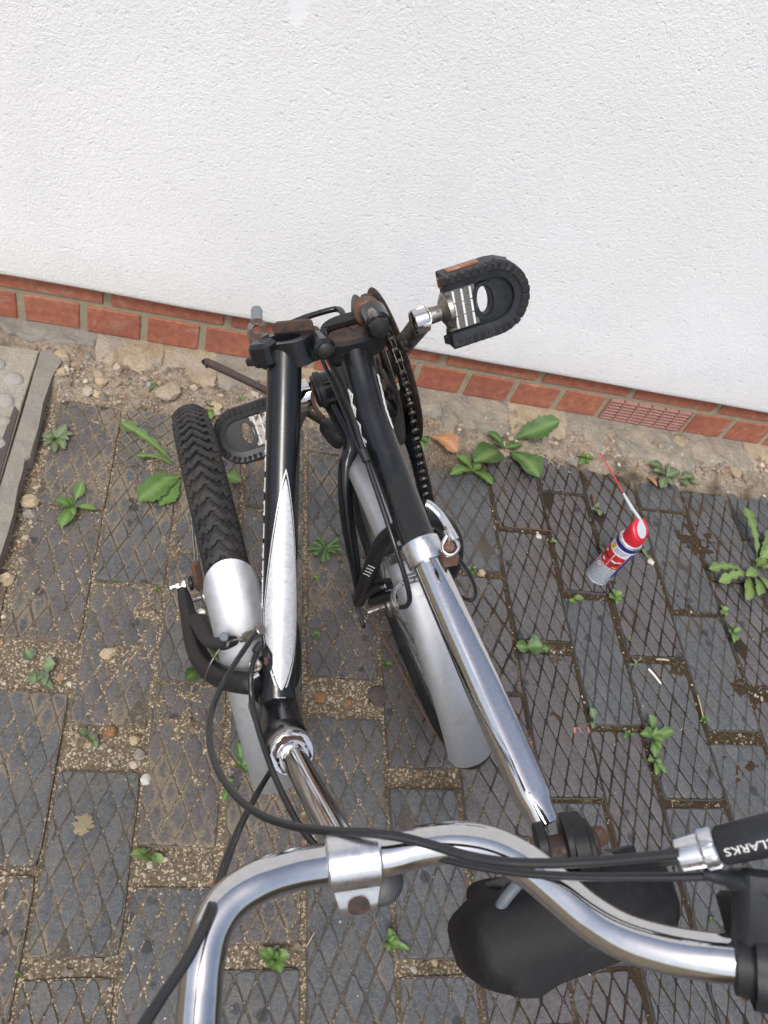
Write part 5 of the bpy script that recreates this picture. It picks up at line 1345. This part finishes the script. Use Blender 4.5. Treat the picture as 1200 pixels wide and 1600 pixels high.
m_=MB(); m_.lathe(b0-bd_*.006,bd_,[(0,.0026),(.004,.0034),(.010,.0036),(.012,.0052),(.03,.0075),(.06,.0090)],18); part('cable_boot',m_,M['plastic'])
gx=(BP[-1]-BP[-3]).normalized(); g0=at(1158,1500,.386)
m_=MB(); m_.lathe(g0-gx*.010,gx,[(.006,.0115),(.007,.0155),(.016,.0160),(.017,.0150)],30); m_.box(at(1152,1440,.398),gx,dn,tcb,.005,.014,.008,.003); part('grip_collar',m_,M['satin'])
m_=MB(); n=40; vs=[];fs=[]
prof2=[(.009,.0160),(.0095,.0190),(.0045,.0205),(.020,.0215),(.045,.0200),(.070,.0175),(.10,.0170)]
u_,v_,w_=frame(gx)
for t_,r_ in prof2:
    for k in range(n):
        rr=r_*(1 if k%5<3 else .955); a=2*math.pi*k/n; vs.append(g0+w_*t_+u_*math.cos(a)*rr+v_*math.sin(a)*rr)
for i in range(len(prof2)-1):
    for k in range(n): fs.append((i*n+k,i*n+(k+1)%n,(i+1)*n+(k+1)%n,(i+1)*n+k))
fs.append(tuple(range(n-1,-1,-1))); m_.add(vs,fs); part('twist_grip',m_,M['plastic'],None,35,'black twist grip at the right end of the bar')
m_=MB(); m_.box(at(1190,1425,.378),gx,(at(1190,1480,.378)-at(1190,1400,.378)).normalized(),tcb,.012,.020,.007,.004); part('shifter_body',m_,M['plastic'])
m_=MB(); m_.cyl(at(1164,1556,.392),at(1163,1555,.384),.0024,10); part('collar_screw',m_,M['rust'])

# ================================================================== SPRAY CAN
cb=onz(933.5,899,.001)
can=empty('spray_can',cb,'small red, white and blue spray can with a red straw standing on the pavers','spray can')
cR=.0235
tc=(Vector(CP)-cb); tc.z=0; tc.normalize(); sd_=V(-tc.y,tc.x,0)       # sd_: to the right seen from the camera
if (CM[:,0]@np.array(sd_))<0: sd_=-sd_
def cpart(name,mb,mat,parent=None,smooth=40,label=None):
    o=mb.build(name,mat,parent or can,smooth)
    if label: o['label']=label
    return o
m_=MB(); m_.lathe(cb,(0,0,1),[(0,.0215),(.001,.0232),(.0025,.0236),(.004,.0230),(.005,cR),(.118,cR),(.126,cR)],48); body=cpart('can_body',m_,M['can'])
def wrap(a0,a1,z0,z1,off=.00025,n=20,nz=1):
    m2=MB(); vs=[];fs=[]
    for i in range(n+1):
        a=a0+(a1-a0)*i/n; d_=tc*math.cos(a)+sd_*math.sin(a)
        for j in range(nz+1): vs.append(cb+d_*(cR+off)+V(0,0,z0+(z1-z0)*j/nz))
    for i in range(n):
        for j in range(nz): fs.append((i*(nz+1)+j,(i+1)*(nz+1)+j,(i+1)*(nz+1)+j+1,i*(nz+1)+j+1))
    m2.add(vs,fs); return m2
def wpoly(pts,off):
    d=lambda a:tc*math.cos(a)+sd_*math.sin(a)
    a0=min(p[0] for p in pts); a1=max(p[0] for p in pts); K=10; vs=[]; n=len(pts)
    for i in range(K+1):
        a=a0+(a1-a0)*min(.999,max(.001,i/K)); zs=[]
        for j in range(n):
            p,q=pts[j],pts[(j+1)%n]
            if (p[0]-a)*(q[0]-a)<=0 and abs(p[0]-q[0])>1e-9: zs.append(p[1]+(q[1]-p[1])*(a-p[0])/(q[0]-p[0]))
        zs=zs or [pts[0][1]]
        vs+= [cb+d(a)*(cR+off)+V(0,0,min(zs)),cb+d(a)*(cR+off)+V(0,0,max(zs)+1e-6)]
    m2=MB(); m2.add(vs,[(2*i,2*i+2,2*i+3,2*i+1) for i in range(K)]); return m2
cpart('white_band',wrap(-3.1,3.1,.088,.1275,.0002,60),M['canwhite'],body)
cpart('blue_ring',wrap(-3.1,3.1,.1180,.1278,.0004,60),M['canblue'],body)
cpart('blue_side',wrap(.98,2.2,.030,.112,.0003,20),M['canblue'],body)
cpart('red_label',wrap(-1.30,-.13,.060,.0985,.0004),M['canred'],body)
cpart('red_label',wrap(-.06,.93,.060,.0985,.0004),M['canred'],body)
cpart('yellow_badge',wpoly([(-.93,.1015),(-.52,.1015),(-.52,.1165),(-.93,.1165)],.0005),M['canyellow'],body)
# print: badge lettering and picture blots
def wtext(txt,a,z,size,mat,off=.0007,vert=False):
    vs,fs=text_mesh(None,txt,(0,0,0),(1,0,0),(0,1,0),size); out=[]
    for x,y in vs:
        if vert: x,y=-y,x
        aa=a+x/cR; out.append(cb+(tc*math.cos(aa)+sd_*math.sin(aa))*(cR+off)+V(0,0,z+y))
    m2=MB(); m2.add(out,fs); cpart('print',m2,mat,body,0)
wtext('WD',-.725,.1125,.0058,M['canblue']); wtext('-40',-.725,.1062,.0058,M['canblue'])
for (x0,x1,z) in ((-.40,.72,.1125),(-.40,.60,.1085),(-.40,.40,.1045)):
    a=x0
    while a<x1:
        w=random.uniform(.05,.12); cpart('print',wrap(a,a+w,z-.0009,z+.0009,.0005,2),M['canblue'],body,0); a+=w+.03
for (a,z,w,h,mm,rot) in ((-.95,.087,.16,.0035,'canwhite',.3),(-.70,.082,.20,.0032,'candark',-.5),(-.95,.074,.22,.0030,'candark',.5),(-.62,.069,.18,.0034,'canwhite',-.3),(-.40,.080,.13,.003,'candark',.7),
                      (.22,.080,.26,.0032,'canwhite',-.3),(.42,.076,.30,.0034,'candark',.25),(.62,.084,.18,.0028,'canwhite',.4),(.30,.068,.26,.0030,'candark',-.1),(.55,.0655,.22,.002,'canyellow',.1)):
    p=[]
    for k in range(10):
        t_=2*math.pi*k/10; x=w*math.cos(t_)*(1+.25*math.sin(3*t_)); y=h*math.sin(t_)*(1+.3*math.cos(2*t_)); p.append((a+x,z+y+x*rot*.01))
    cpart('print',wpoly(p,.0008),M[mm],body,0)
# two hazard diamonds
for a,z in ((-.62,.0505),(-1.00,.0450)):
    hs_=.0085; dz=hs_; da=hs_/cR*1.0
    cpart('hazard_diamond',wpoly([(a,z-dz),(a+da,z),(a,z+dz),(a-da,z)],.0005),M['canred'],body,0)
    cpart('hazard_field',wpoly([(a,z-dz*.80),(a+da*.80,z),(a,z+dz*.80),(a-da*.80,z)],.0007),M['canwhite'],body,0)
a,z=-.62,.0505; cpart('hazard_mark',wpoly([(a-.03,z-.001),(a+.03,z-.001),(a+.045,z+.0045),(a-.045,z+.0045)],.0009),M['candark'],body,0); cpart('hazard_mark',wpoly([(a-.03,z-.0036),(a+.03,z-.0036),(a+.03,z-.002),(a-.03,z-.002)],.0009),M['candark'],body,0)
a,z=-1.00,.0450; cpart('hazard_mark',wpoly([(a-.06,z-.0035),(a+.06,z-.0035),(a+.11,z),(a+.04,z+.001),(a+.03,z+.0045),(a-.06,z+.002),(a-.11,z-.0005)],.0009),M['candark'],body,0)
m_=MB(); m_.lathe(cb,(0,0,1),[(.1265,cR-.0012),(.1285,cR+.0004),(.1305,cR-.0006),(.1305,cR-.0035),(.1290,cR-.0045)],48,caps=False); cpart('rim',m_,M['alu'])
m_=MB(); m_.lathe(cb,(0,0,1),[(.129,.0195),(.1335,.0195),(.1350,.0180)],40); cpart('shoulder',m_,M['canwhite'])
# red cap: rounded block with a sloping grey trigger
fr=(onz(940,707,0)-onz(990,820,0)); fr.z=0; fr.normalize(); rs_=V(fr.y,-fr.x,0)
m_=MB(); N=40; vs=[];fs=[]
lv=[(.1335,1.0,1.0,0,0),(.138,1.02,1.02,0,0),(.146,1.02,1.02,0,.25),(.157,1.0,1.0,.001,.75),(.1635,.95,.95,.001,1),(.1665,.84,.86,.0015,1),(.1675,.70,.74,.002,1)]
for z,kx,ky,sh,sl_ in lv:
    for k in range(N):
        a=2*math.pi*k/N; x,y=math.cos(a)*.0192*kx,math.sin(a)*.0200*ky
        vs.append(cb+rs_*x+fr*(y+sh)+V(0,0,z+(y/.0200)*.0105*sl_))
for i in range(len(lv)-1):
    for k in range(N): fs.append((i*N+k,i*N+(k+1)%N,(i+1)*N+(k+1)%N,(i+1)*N+k))
fs.append(tuple((len(lv)-1)*N+k for k in range(N))); m_.add(vs,fs); cpart('cap',m_,M['redcap'],None,50)
m_=MB(); ol=[]
for k in range(28):
    a=2*math.pi*k/28; y=math.sin(a); ol.append((.0100*math.cos(a)*(1.0-.45*max(0,y)),.0185*y-.001))
tn=(V(0,0,1)-fr*.52).normalized(); ty=(fr+V(0,0,1)*.52).normalized()
m_.prism(cb+V(0,0,.1676)+fr*.001,rs_,ty,tn,[(a*1.16,b_*1.10) for a,b_ in ol],-.004,.0006,.0006); cpart('trigger_rim',m_,M['redcap'],None,35)
m_=MB(); m_.prism(cb+V(0,0,.1676)+fr*.001,rs_,ty,tn,ol,-.002,.0020,.0012); cpart('trigger',m_,M['greycap'],None,35)
for k in range(5):
    m_=MB(); m_.box(cb+V(0,0,.1676)+fr*(.001)+ty*(-.011+.0028*k)+tn*.0021,rs_,ty,tn,.0035,.0005,.0004,.0002); cpart('grip_ridge',m_,M['greycap'])
n0=cb+V(0,0,.178)+fr*.016
def pick(px_,py_,zz): return onz(px_,py_,zz)
n1=pick(989,797,.178); n2_=pick(974,771,.186); s1=pick(937,707,.205)
m_=MB(); m_.cyl(n0-V(0,0,.004),n1+V(0,0,.001),.0032,12); m_.tube([n1,n2_],[.0040,.0024],12); cpart('nozzle',m_,M['greycap'])
m_=MB(); m_.lathe(n1-V(0,0,.001),(0,0,1),[(0,.0022),(.004,.0022),(.005,.0012)],10); cpart('nozzle_pivot',m_,M['canyellow'])
m_=MB(); m_.tube([n2_,n2_.lerp(s1,.5)+V(0,0,.001),s1],.0013,10); cpart('straw',m_,M['canred'],None,40,'thin red straw')

# chipped paint on the decal
m_=MB(); pp=[(-.0,1.0)]
q0,ax_,no_=on_tube(.955,.62,.0010); tv_=ax_.cross(no_).normalized()
m_.add([q0+tv_*a+ax_*b_-no_*(.0006*(abs(a)/.006)) for a,b_ in ((-.006,-.006),(-.001,-.013),(.003,-.016),(.006,-.008),(.0065,.004),(.004,.013),(.000,.010),(-.003,.014),(-.0065,.004))],[tuple(range(9))]); part('paint_chip',m_,M['satin'],None,0)
m_=MB(); m_.add([q0+no_*.0003+tv_*a+ax_*b_ for a,b_ in ((-.001,-.003),(.003,-.002),(.0035,.004),(.0,.006),(-.002,.002))],[tuple(range(5))]); part('rust_spot',m_,M['rust'],None,0)

# ================================================================== WEEDS AND LITTER
def leaf(par,b,t,w,kind,mat,hz=.012,seed=0,name='leaf',drop_=.0,zb=None):
    """one leaf from base pixel b to tip pixel t; hz = height of the tip, w = half width in metres"""
    rg6=random.Random(seed); B=onz(b[0],b[1],.004); B.z=max(.002,bed_h(B.x,B.y)+.003) if zb is None else zb
    Tp=onz(t[0],t[1],hz); D=Tp-B; Ln=D.length
    n=20 if kind in ('lobed','dent') else 12
    d=D.normalized(); sd=V(0,0,1).cross(d).normalized(); up=d.cross(sd); m2=MB(); vs=[];fs=[]; rib=[]; ac=5
    cup=rg6.uniform(.12,.32); twist=rg6.uniform(-.35,.35); bow=rg6.uniform(.05,.14); bend=rg6.uniform(-.06,.06)
    for i in range(n+1):
        u=i/n
        if kind=='oval': sh=(math.sin(math.pi*min(1,u**1.25))**.75) if u<1 else 0; sh=max(sh,.10*(1-u)+.015)
        elif kind=='dent': sh=(math.sin(math.pi*u**1.45)**.7 if 0<u<1 else 0); sh=max(sh*(1+.13*math.sin(u*52+seed)+.07*math.sin(u*23+seed*2)),.09*(1-u)+.02)
        elif kind=='spoon': sh=max(.11,(math.sin(math.pi*min(1,max(0,(u-.32)/.68)))**.65 if u>.32 else .11)); sh=.03 if i==n else sh
        else: 
            e=(.18+.82*u**.8)*(1-max(0,(u-.82)/.18)**2*.97); tooth=1-.55*((u*5.2+rg6.random()*.05)%1.0)*(1 if u<.85 else .2); sh=max(e*tooth,.07) if u>.12 else .08
        a=twist*u; c_=B+D*u+up*(Ln*bow*math.sin(math.pi*u))-V(0,0,1)*(drop_*u*u)+sd*(Ln*bend*math.sin(math.pi*u))
        s2=sd*math.cos(a)+up*math.sin(a)
        for k in range(ac):
            x=-1+2*k/(ac-1); wv=.10*math.sin(u*17+x*3+seed)*abs(x)
            vs.append(c_+s2*(x*w*sh*(1+.12*math.sin(u*9+seed*1.3+(2 if x>0 else 0))))+up*(w*sh*(cup*abs(x)**1.3+wv*.5))); rib.append(1.0 if k==ac//2 else 0.0)
    for i in range(n):
        for k in range(ac-1): fs.append((i*ac+k,i*ac+k+1,(i+1)*ac+k+1,(i+1)*ac+k))
    m2.add(vs,fs); o=m2.build(name,M[mat],par,80)
    at_=o.data.attributes.new('rib','FLOAT','POINT'); at_.data.foreach_set('value',rib)
    return o
def weed(px_,py_,label,leaves,mat='leaf',name='weed',cat='weed'):
    b=onz(px_,py_,.0); b.z=max(-.004,bed_h(b.x,b.y))
    p=empty(name,b,label,cat,'weeds growing in the paving joints')
    m2=MB(); m2.lathe(b,(0,0,1),[(-.004,.0012),(.002,.0020),(.005,.0014)],8); m2.build('stem',M['leafpale'],p,60)
    for i,lf in enumerate(leaves):
        t,w,kind=lf[0],lf[1],lf[2]; hz=lf[3] if len(lf)>3 else .010; bb=lf[4] if len(lf)>4 else (px_,py_); mm=lf[5] if len(lf)>5 else mat
        leaf(p,bb,t,w,kind,mm,hz,seed=int(px_*7+py_*3+i))
    return p
def rosette(px_,py_,n,r,label,mat='leaf',kind='oval',w=.32,hz=.008,ph=0,sq=.8,seed=0):
    rg7=random.Random(seed+px_); L_=[]; sc=FPX/1.25
    for k in range(n):
        a=ph+2*math.pi*k/n+rg7.uniform(-.3,.3); q=r*rg7.uniform(.7,1.15)
        L_.append(((px_+q*math.cos(a),py_+q*sq*math.sin(a)),q/1000*w*rg7.uniform(.8,1.2),kind,hz*rg7.uniform(.5,1.5)))
    for k in range(max(2,n//3)):
        a=ph+rg7.uniform(0,6.28); q=r*.45; L_.append(((px_+q*math.cos(a),py_+q*sq*math.sin(a)),q/1000*w*1.1,kind,hz*1.6))
    return weed(px_,py_,label,L_,mat)
weed(284,738,'big dandelion with long leaves spreading left from under the front tyre',[((188,659),.0150,'lobed',.03,(272,722)),((212,712),.0100,'lobed',.012,(274,728)),((216,783),.0230,'dent',.022,(282,742)),((250,790),.0170,'dent',.008,(282,750)),((377,752),.0120,'dent',.02,(345,742)),((232,764),.015,'dent',.010,(280,744))])
weed(113,791,'small weed with four narrow leaves on a paver near the concrete kerb',[((129,752),.0095,'spoon',.018),((151,796),.0075,'spoon',.014),((97,823),.0120,'dent',.012),((86,781),.0110,'dent',.010),((104,778),.007,'oval',.02),((116,806),.007,'oval',.016)])
weed(787,702,'tall weed with three large round leaves by the footing, right of the dead leaf',[((875,657),.0270,'dent',.075,(800,690)),((741,722),.0330,'oval',.035,(778,704)),((843,746),.0290,'oval',.028,(797,706)),((761,675),.0120,'oval',.03),((815,694),.012,'oval',.015),((770,690),.008,'oval',.03)],'leafdark')
weed(739,735,'four leaved green weed on the paver left of the large leaved weed',[((703,742),.0120,'dent',.018),((715,712),.0110,'oval',.022),((770,757),.0130,'dent',.014),((752,724),.0090,'oval',.022)])
weed(1183,884,'large bright dandelion at the right edge of the picture',[((1164,793),.0190,'lobed',.03,(1184,872)),((1108,889),.0150,'lobed',.02,(1165,893)),((1123,909),.0150,'lobed',.014,(1176,897)),((1166,938),.0135,'dent',.010,(1170,898)),((1185,931),.0125,'dent',.018,(1180,900)),((1210,930),.0170,'dent',.02,(1188,900)),((1215,850),.020,'lobed',.03),((1202,828),.017,'dent',.02),((1166,900),.012,'dent',.024,(1186,893)),((1230,890),.018,'lobed',.02),((1196,872),.012,'oval',.03)],'leafpale')
rosette(915,718,7,13,'small bright tuft growing at the wall foot left of the red straw','leaf','oval',.36,.012,0)
weed(1040,746,'sprawling grey green weed under the footing right of the spray can',[((1015,724),.012,'oval',.03,(1036,738)),((1020,735),.010,'oval',.03),((1032,762),.012,'dent',.015),((1062,736),.011,'oval',.02),((1085,745),.012,'dent',.012,(1062,748)),((1078,760),.010,'oval',.010,(1062,750)),((1050,758),.010,'dent',.012),((1092,756),.009,'oval',.010,(1075,750)),((1046,724),.008,'oval',.02)],'leafgrey')
weed(826,1011,'pair of dark rounded leaves in the gap right of the seat post',[((806,1009),.0125,'oval',.012),((848,1008),.0165,'dent',.016,(822,1012)),((858,1014),.007,'oval',.008,(846,1014)),((842,1022),.008,'oval',.006)],'leafdark')
weed(901,936,'low yellow green seedling with tiny leaves in the gap below the spray can',[((889,939),.0055,'oval',.008),((897,934),.0055,'oval',.010),((908,931),.0060,'oval',.012),((912,934),.0055,'oval',.008),((892,943),.005,'oval',.005)],'leafpale')
weed(962,932,'upright green seedling standing just below the spray can base',[((956,921),.008,'oval',.016),((972,925),.0075,'oval',.014),((952,934),.008,'oval',.008),((971,937),.0080,'oval',.008),((963,944),.007,'oval',.006)])
weed(1020,1150,'long trailing weed along a joint at the right, above the black lever',[((1014,1116),.0085,'oval',.018,(1020,1140)),((1026,1136),.006,'oval',.012),((1000,1147),.0085,'oval',.012),((1052,1142),.0105,'dent',.014,(1024,1152)),((1038,1158),.010,'oval',.014),((1023,1183),.0085,'dent',.010,(1021,1158)),((1032,1170),.007,'oval',.008),((1012,1188),.0055,'oval',.008,(1023,1186)),((1040,1208),.0055,'dent',.006,(1024,1188)),((1026,1212),.005,'oval',.006,(1024,1190)),((1034,1192),.005,'oval',.006,(1024,1186)),((1008,1136),.006,'oval',.01)],'leaf')
rosette(982,1146,4,10,'tiny bright weed in the gap just left of the long trailing weed','leaf','oval',.40,.008,.5)
weed(1145,988,'upright weed with narrow leaves at the right below the large dandelion',[((1141,973),.0055,'oval',.02),((1158,981),.006,'oval',.014),((1138,986),.006,'oval',.012),((1147,1005),.006,'oval',.010),((1153,1001),.006,'oval',.008),((1144,980),.005,'oval',.02)],'leaf')
weed(1130,954,'small four leaved weed straight under the large dandelion',[((1126,946),.0065,'oval',.014),((1138,950),.0060,'oval',.012),((1136,962),.0065,'oval',.008),((1127,959),.0055,'oval',.01)],'leafpale')
rosette(994,1037,5,10,'thin weed at the left end of a dark joint right of centre','leafgrey','oval',.26,.006,.2)
rosette(983,998,4,6,'tiny yellowish weed between two pavers right of centre','leafpale','oval',.4,.006,.9)
rosette(1101,1124,6,8,'tiny bright rosette at the foot of a dry stalk on the right','leaf','oval',.4,.008,.4)
weed(429,1497,'bright weed with six leaves in the gap under the handlebar bend',[((405,1488),.0095,'oval',.018),((418,1480),.006,'oval',.02),((452,1492),.0080,'oval',.016),((416,1512),.0065,'oval',.010),((438,1520),.0085,'dent',.012),((432,1486),.0050,'oval',.024),((424,1508),.0055,'oval',.012)])
weed(609,1472,'three leaved weed in the joint below the handlebar clamp',[((607,1450),.0075,'oval',.018),((626,1473),.0085,'oval',.014),((606,1486),.0065,'oval',.008),((640,1484),.004,'oval',.008),((616,1462),.004,'oval',.016)])
weed(233,1332,'pale weed with narrow leaves at the edge of the left lower gap',[((203,1336),.0065,'oval',.014),((222,1344),.0065,'oval',.010),((240,1346),.0060,'oval',.010),((256,1345),.0060,'oval',.008),((216,1330),.005,'oval',.014),((232,1340),.005,'oval',.016)],'leafpale')
weed(138,1147,'small greyish leaved weed among pebbles in the left gap',[((123,1143),.0075,'oval',.014),((148,1158),.0075,'oval',.010),((152,1168),.0055,'oval',.008)],'leafgrey')
weed(58,1048,'weed with rounded leaves in the gap at the far left',[((40,1014),.0105,'oval',.014,(50,1030)),((86,1036),.0120,'dent',.012,(66,1042)),((52,1068),.0120,'dent',.010),((70,1072),.009,'oval',.008),((82,1078),.007,'oval',.006)],'leafgrey')
rosette(88,683,8,26,'faint spreading weed with thin leaves beside the concrete kerb','leafgrey','oval',.26,.012,.3)
weed(378,1196,'dark little weed at the foot of the front mudguard',[((368,1190),.008,'oval',.010),((390,1186),.008,'oval',.012),((393,1204),.0075,'oval',.008),((372,1160),.008,'oval',.014)],'leafdark')
weed(360,1226,'two round leaves in a joint below the front mudguard',[((355,1216),.0075,'oval',.014,(357,1226)),((367,1240),.0080,'oval',.012,(360,1230)),((349,1252),.005,'oval',.006)])
rosette(508,856,12,26,'feathery flat weed on the paver between the two bike halves','leafdark','lobed',.30,.006,.1)
rosette(493,904,4,7,'tiny weed in the joint right of the decal, above its twin','leaf','oval',.42,.006,.2)
rosette(494,991,5,8,'tiny weed in the joint beside the decal, lower of the two','leaf','oval',.42,.006,.7)
rosette(30,1523,4,7,'tiny weed at the lower left edge of the picture','leaf','oval',.42,.006,.7)
rosette(604,1038,6,9,'small weed in the joint beside the rusty wire stay','leafdark','oval',.38,.006,.4)
weed(241,611,'lone small leaf on a stalk at the wall foot above the front tyre',[((242,600),.0085,'oval',.02),((229,615),.006,'oval',.01)],'leafdark')
weed(326,640,'small leaf on a stalk between front tyre and left pedal',[((325,632),.0105,'oval',.03),((330,655),.008,'oval',.014),((318,660),.006,'oval',.012)])
weed(376,628,'tiny sprout on the soil above the left pedal',[((372,622),.005,'oval',.014),((381,622),.005,'oval',.014)])
weed(655,684,'weed half hidden behind the chain at the wall foot',[((648,668),.012,'dent',.02),((668,690),.012,'oval',.02),((662,705),.010,'oval',.012),((634,672),.010,'dent',.02),((640,690),.010,'oval',.01)],'leafdark')
rosette(864,845,3,7,'single round bright leaf on a paver joint left of the spray can','leafpale','oval',.5,.006,.4)
weed(931,793,'two small pale leaves in the joint left of the spray can cap',[((934,786),.0055,'oval',.012),((937,806),.0075,'oval',.008),((924,796),.006,'oval',.006)],'leafgrey')
weed(938,852,'pair of greyish leaves close to the left side of the spray can',[((937,846),.0075,'oval',.012),((942,862),.0065,'oval',.008)],'leafgrey')
weed(1011,866,'small grey green leaf beside the white chalky pebble',[((1012,872),.008,'oval',.008),((1003,858),.008,'oval',.006)],'leafgrey')
rosette(738,890,5,9,'small weed in the gap beside the quick release lever','leafdark','oval',.42,.008,.1)
weed(304,1050,'leaf poking out from behind the fork bend',[((292,1062),.012,'oval',.03,(310,1048)),((304,1064),.007,'oval',.02)])
weed(344,1024,'weed seen through the front brake arch',[((336,1006),.010,'oval',.04),((344,1036),.009,'oval',.03),((330,1020),.008,'oval',.03)])
weed(928,1128,'greyish drooping leaf at the left end of a joint below the spray can',[((922,1106),.0075,'oval',.012,(930,1124)),((925,1138),.006,'oval',.006)],'leafgrey')
rosette(180,907,4,5,'very small weed in the joint left of the fork','leaf','oval',.42,.006,.2)
rosette(245,922,4,6,'very small weed just left of the front axle nut','leaf','oval',.42,.006,.5)
rosette(1114,1437,4,6,'tiny weed glimpsed beside the twist grip','leafpale','oval',.42,.006,.5)
rosette(797,878,3,5,'tiny green speck of a weed right of the seat clamp','leafdark','oval',.42,.006,.5)
rosette(443,918,3,4,'tiny weed in the gap left of the quick release post','leafdark','oval',.42,.006,.5) if False else None
# fallen leaves and scraps
dl=empty('dead_leaf',onz(692,697,.01),'curled orange brown dead leaf lying by the footing right of the chain','dead leaf')
leaf(dl,(670,686),(715,706),.0215,'dent','deadleaf',.022,5,'blade',zb=.012)
dl=empty('dead_leaf',onz(1016,752,.005),'narrow orange dead leaf left of the sprawling grey weed','dead leaf')
leaf(dl,(1009,746),(1027,760),.0055,'oval','deadleaf',.010,9,'blade',zb=.008)
dl=empty('dead_leaf',onz(181,1372,.005),'small orange dead leaf in the lower left gap','dead leaf')
leaf(dl,(170,1376),(182,1365),.0035,'oval','deadleaf',-.002,3,'blade',zb=-.002)
def twig(a,b_,r,mat,label,name='twig',z=.004):
    p,q=onz(*a,z),onz(*b_,z); m2=MB(); md=p.lerp(q,.5)+V(.0003,.0006,.0005)
    m2.tube([Vector(x) for x in spl([p,md,q],4)],[r*.8]+[r]*7+[r*.6],8); return tag(m2.build(name,M[mat],None,60,origin=p),label,'twig','dry stalks on the paving')
twig((1013,1045),(1033,1069),.0022,'pale','pale split straw lying on a paver at the right')
twig((1090,1086),(1099,1122),.0013,'straw','thin dry stalk standing by a bright rosette at the right')
twig((1025,1030),(1046,1032),.0020,'straw','short cream stalk in a dark joint at the right')
twig((424,1362-60),(436,1330-40),.0008,'straw','fine pale grass stalk between cable and stem') if False else None
twig((478,1480),(492,1456),.0009,'straw','fine dry stalk above the bright weed under the handlebar')
twig((862,830),(800,824),.0016,'rust','dark brown twig lying in the joint left of the spray can')
twig((925,772),(930,800),.0030,'rust','reddish brown twig standing in the joint left of the spray can nozzle')
sc_p=MB(); p0=onz(908,1141,-.002); sc_p.box(p0,V(1,.1,0).normalized(),V(-.1,1,0).normalized(),V(0,0,1),.016,.0055,.0012,.0005); tag(sc_p.build('scrap',M['pink'],None,0,origin=p0),'pinkish scrap in the joint below the greyish drooping leaf','scrap')
sc_p=MB(); p0=onz(130,1287,.001); N=14
N=36; sc_p.lathe(p0,(0,0,1),[(-.002,.013),(.0001,.0115),(.0005,.008),(.0008,.004),(.0008,.001)],N); sc_p.v=[(p0.x+(x-p0.x)*(1+.9*mnoise.noise(Vector((x*260,y*260,1)))+.5*mnoise.noise(Vector((x*700,y*700,1)))),p0.y+(y-p0.y)*(1.1+.5*mnoise.noise(Vector((x*300,y*300,5)))),z) for x,y,z in sc_p.v]
M['splat']=stonemat('sand_splat',(.36,.295,.18),(.46,.385,.25),(.40,.33,.21),120,.5)
tag(sc_p.build('sand_splat',M['splat'],None,60,origin=p0),'pale yellow splat of dried sand on a paver in the lower left','splat')

# moss, grass blades and rootlets along the joints
rgm=random.Random(21); mm=MB(); mt_=[]
def blade(x,y,h,w,a,lean):
    z=bed_h(x,y); c,s_=math.cos(a),math.sin(a); p=[(x-s_*w,y+c*w,z),(x+s_*w,y-c*w,z),(x+c*lean*.5+s_*w*.7,y+s_*lean*.5-c*w*.7,z+h*.7),(x+c*lean*.5-s_*w*.7,y+s_*lean*.5+c*w*.7,z+h*.7),(x+c*lean,y+s_*lean,z+h)]
    mm.add(p,[(0,1,2,3),(3,2,4)]); k=rgm.choice([(.060,.085,.020),(.085,.11,.03),(.10,.085,.035),(.16,.13,.07),(.07,.06,.025),(.05,.075,.02)]); mt_.extend([k]*7)
for i,(x0,x1,js) in enumerate(COLS[4:-3]):
    xa=x1+.003
    for _ in range(26):
        y=rgm.uniform(-1.2,-.15); n_=mnoise.noise(Vector((xa*9,y*9,2)))
        if n_<-.05: continue
        for _ in range(rgm.randint(2,7)): blade(xa+rgm.gauss(0,.003),y+rgm.gauss(0,.006),rgm.uniform(.001,.0045),rgm.uniform(.0004,.0011),rgm.uniform(0,6.28),rgm.uniform(.001,.007))
    for j in js:
        yj=(j[0]+j[1])/2 if isinstance(j,tuple) else j; hw_=(j[0]-j[1])/2 if isinstance(j,tuple) else .002
        for _ in range(14):
            x=rgm.uniform(x0,x1)
            for _ in range(rgm.randint(1,5)): blade(x+rgm.gauss(0,.004),yj+rgm.uniform(-hw_,hw_),rgm.uniform(.001,.005),rgm.uniform(.0004,.0010),rgm.uniform(0,6.28),rgm.uniform(.001,.008))
for _ in range(1300):
    x=rgm.uniform(.1,1.75); y=-.09-abs(rgm.gauss(0,.035)); blade(x,y,rgm.uniform(.0005,.003),rgm.uniform(.0003,.0009),rgm.uniform(0,6.28),rgm.uniform(.003,.014))
mo=mm.build('moss',M['peb'],smooth=0); ca=mo.data.color_attributes.new('tint','FLOAT_COLOR','CORNER')
arr=np.ones((len(mo.data.loops),4),np.float32); arr[:,:3]=np.array(mt_,np.float32); ca.data.foreach_set('color',arr.ravel())
tag(mo,'wisps of moss, rootlets and dry grass along the joints and wall foot','moss',None,'stuff')
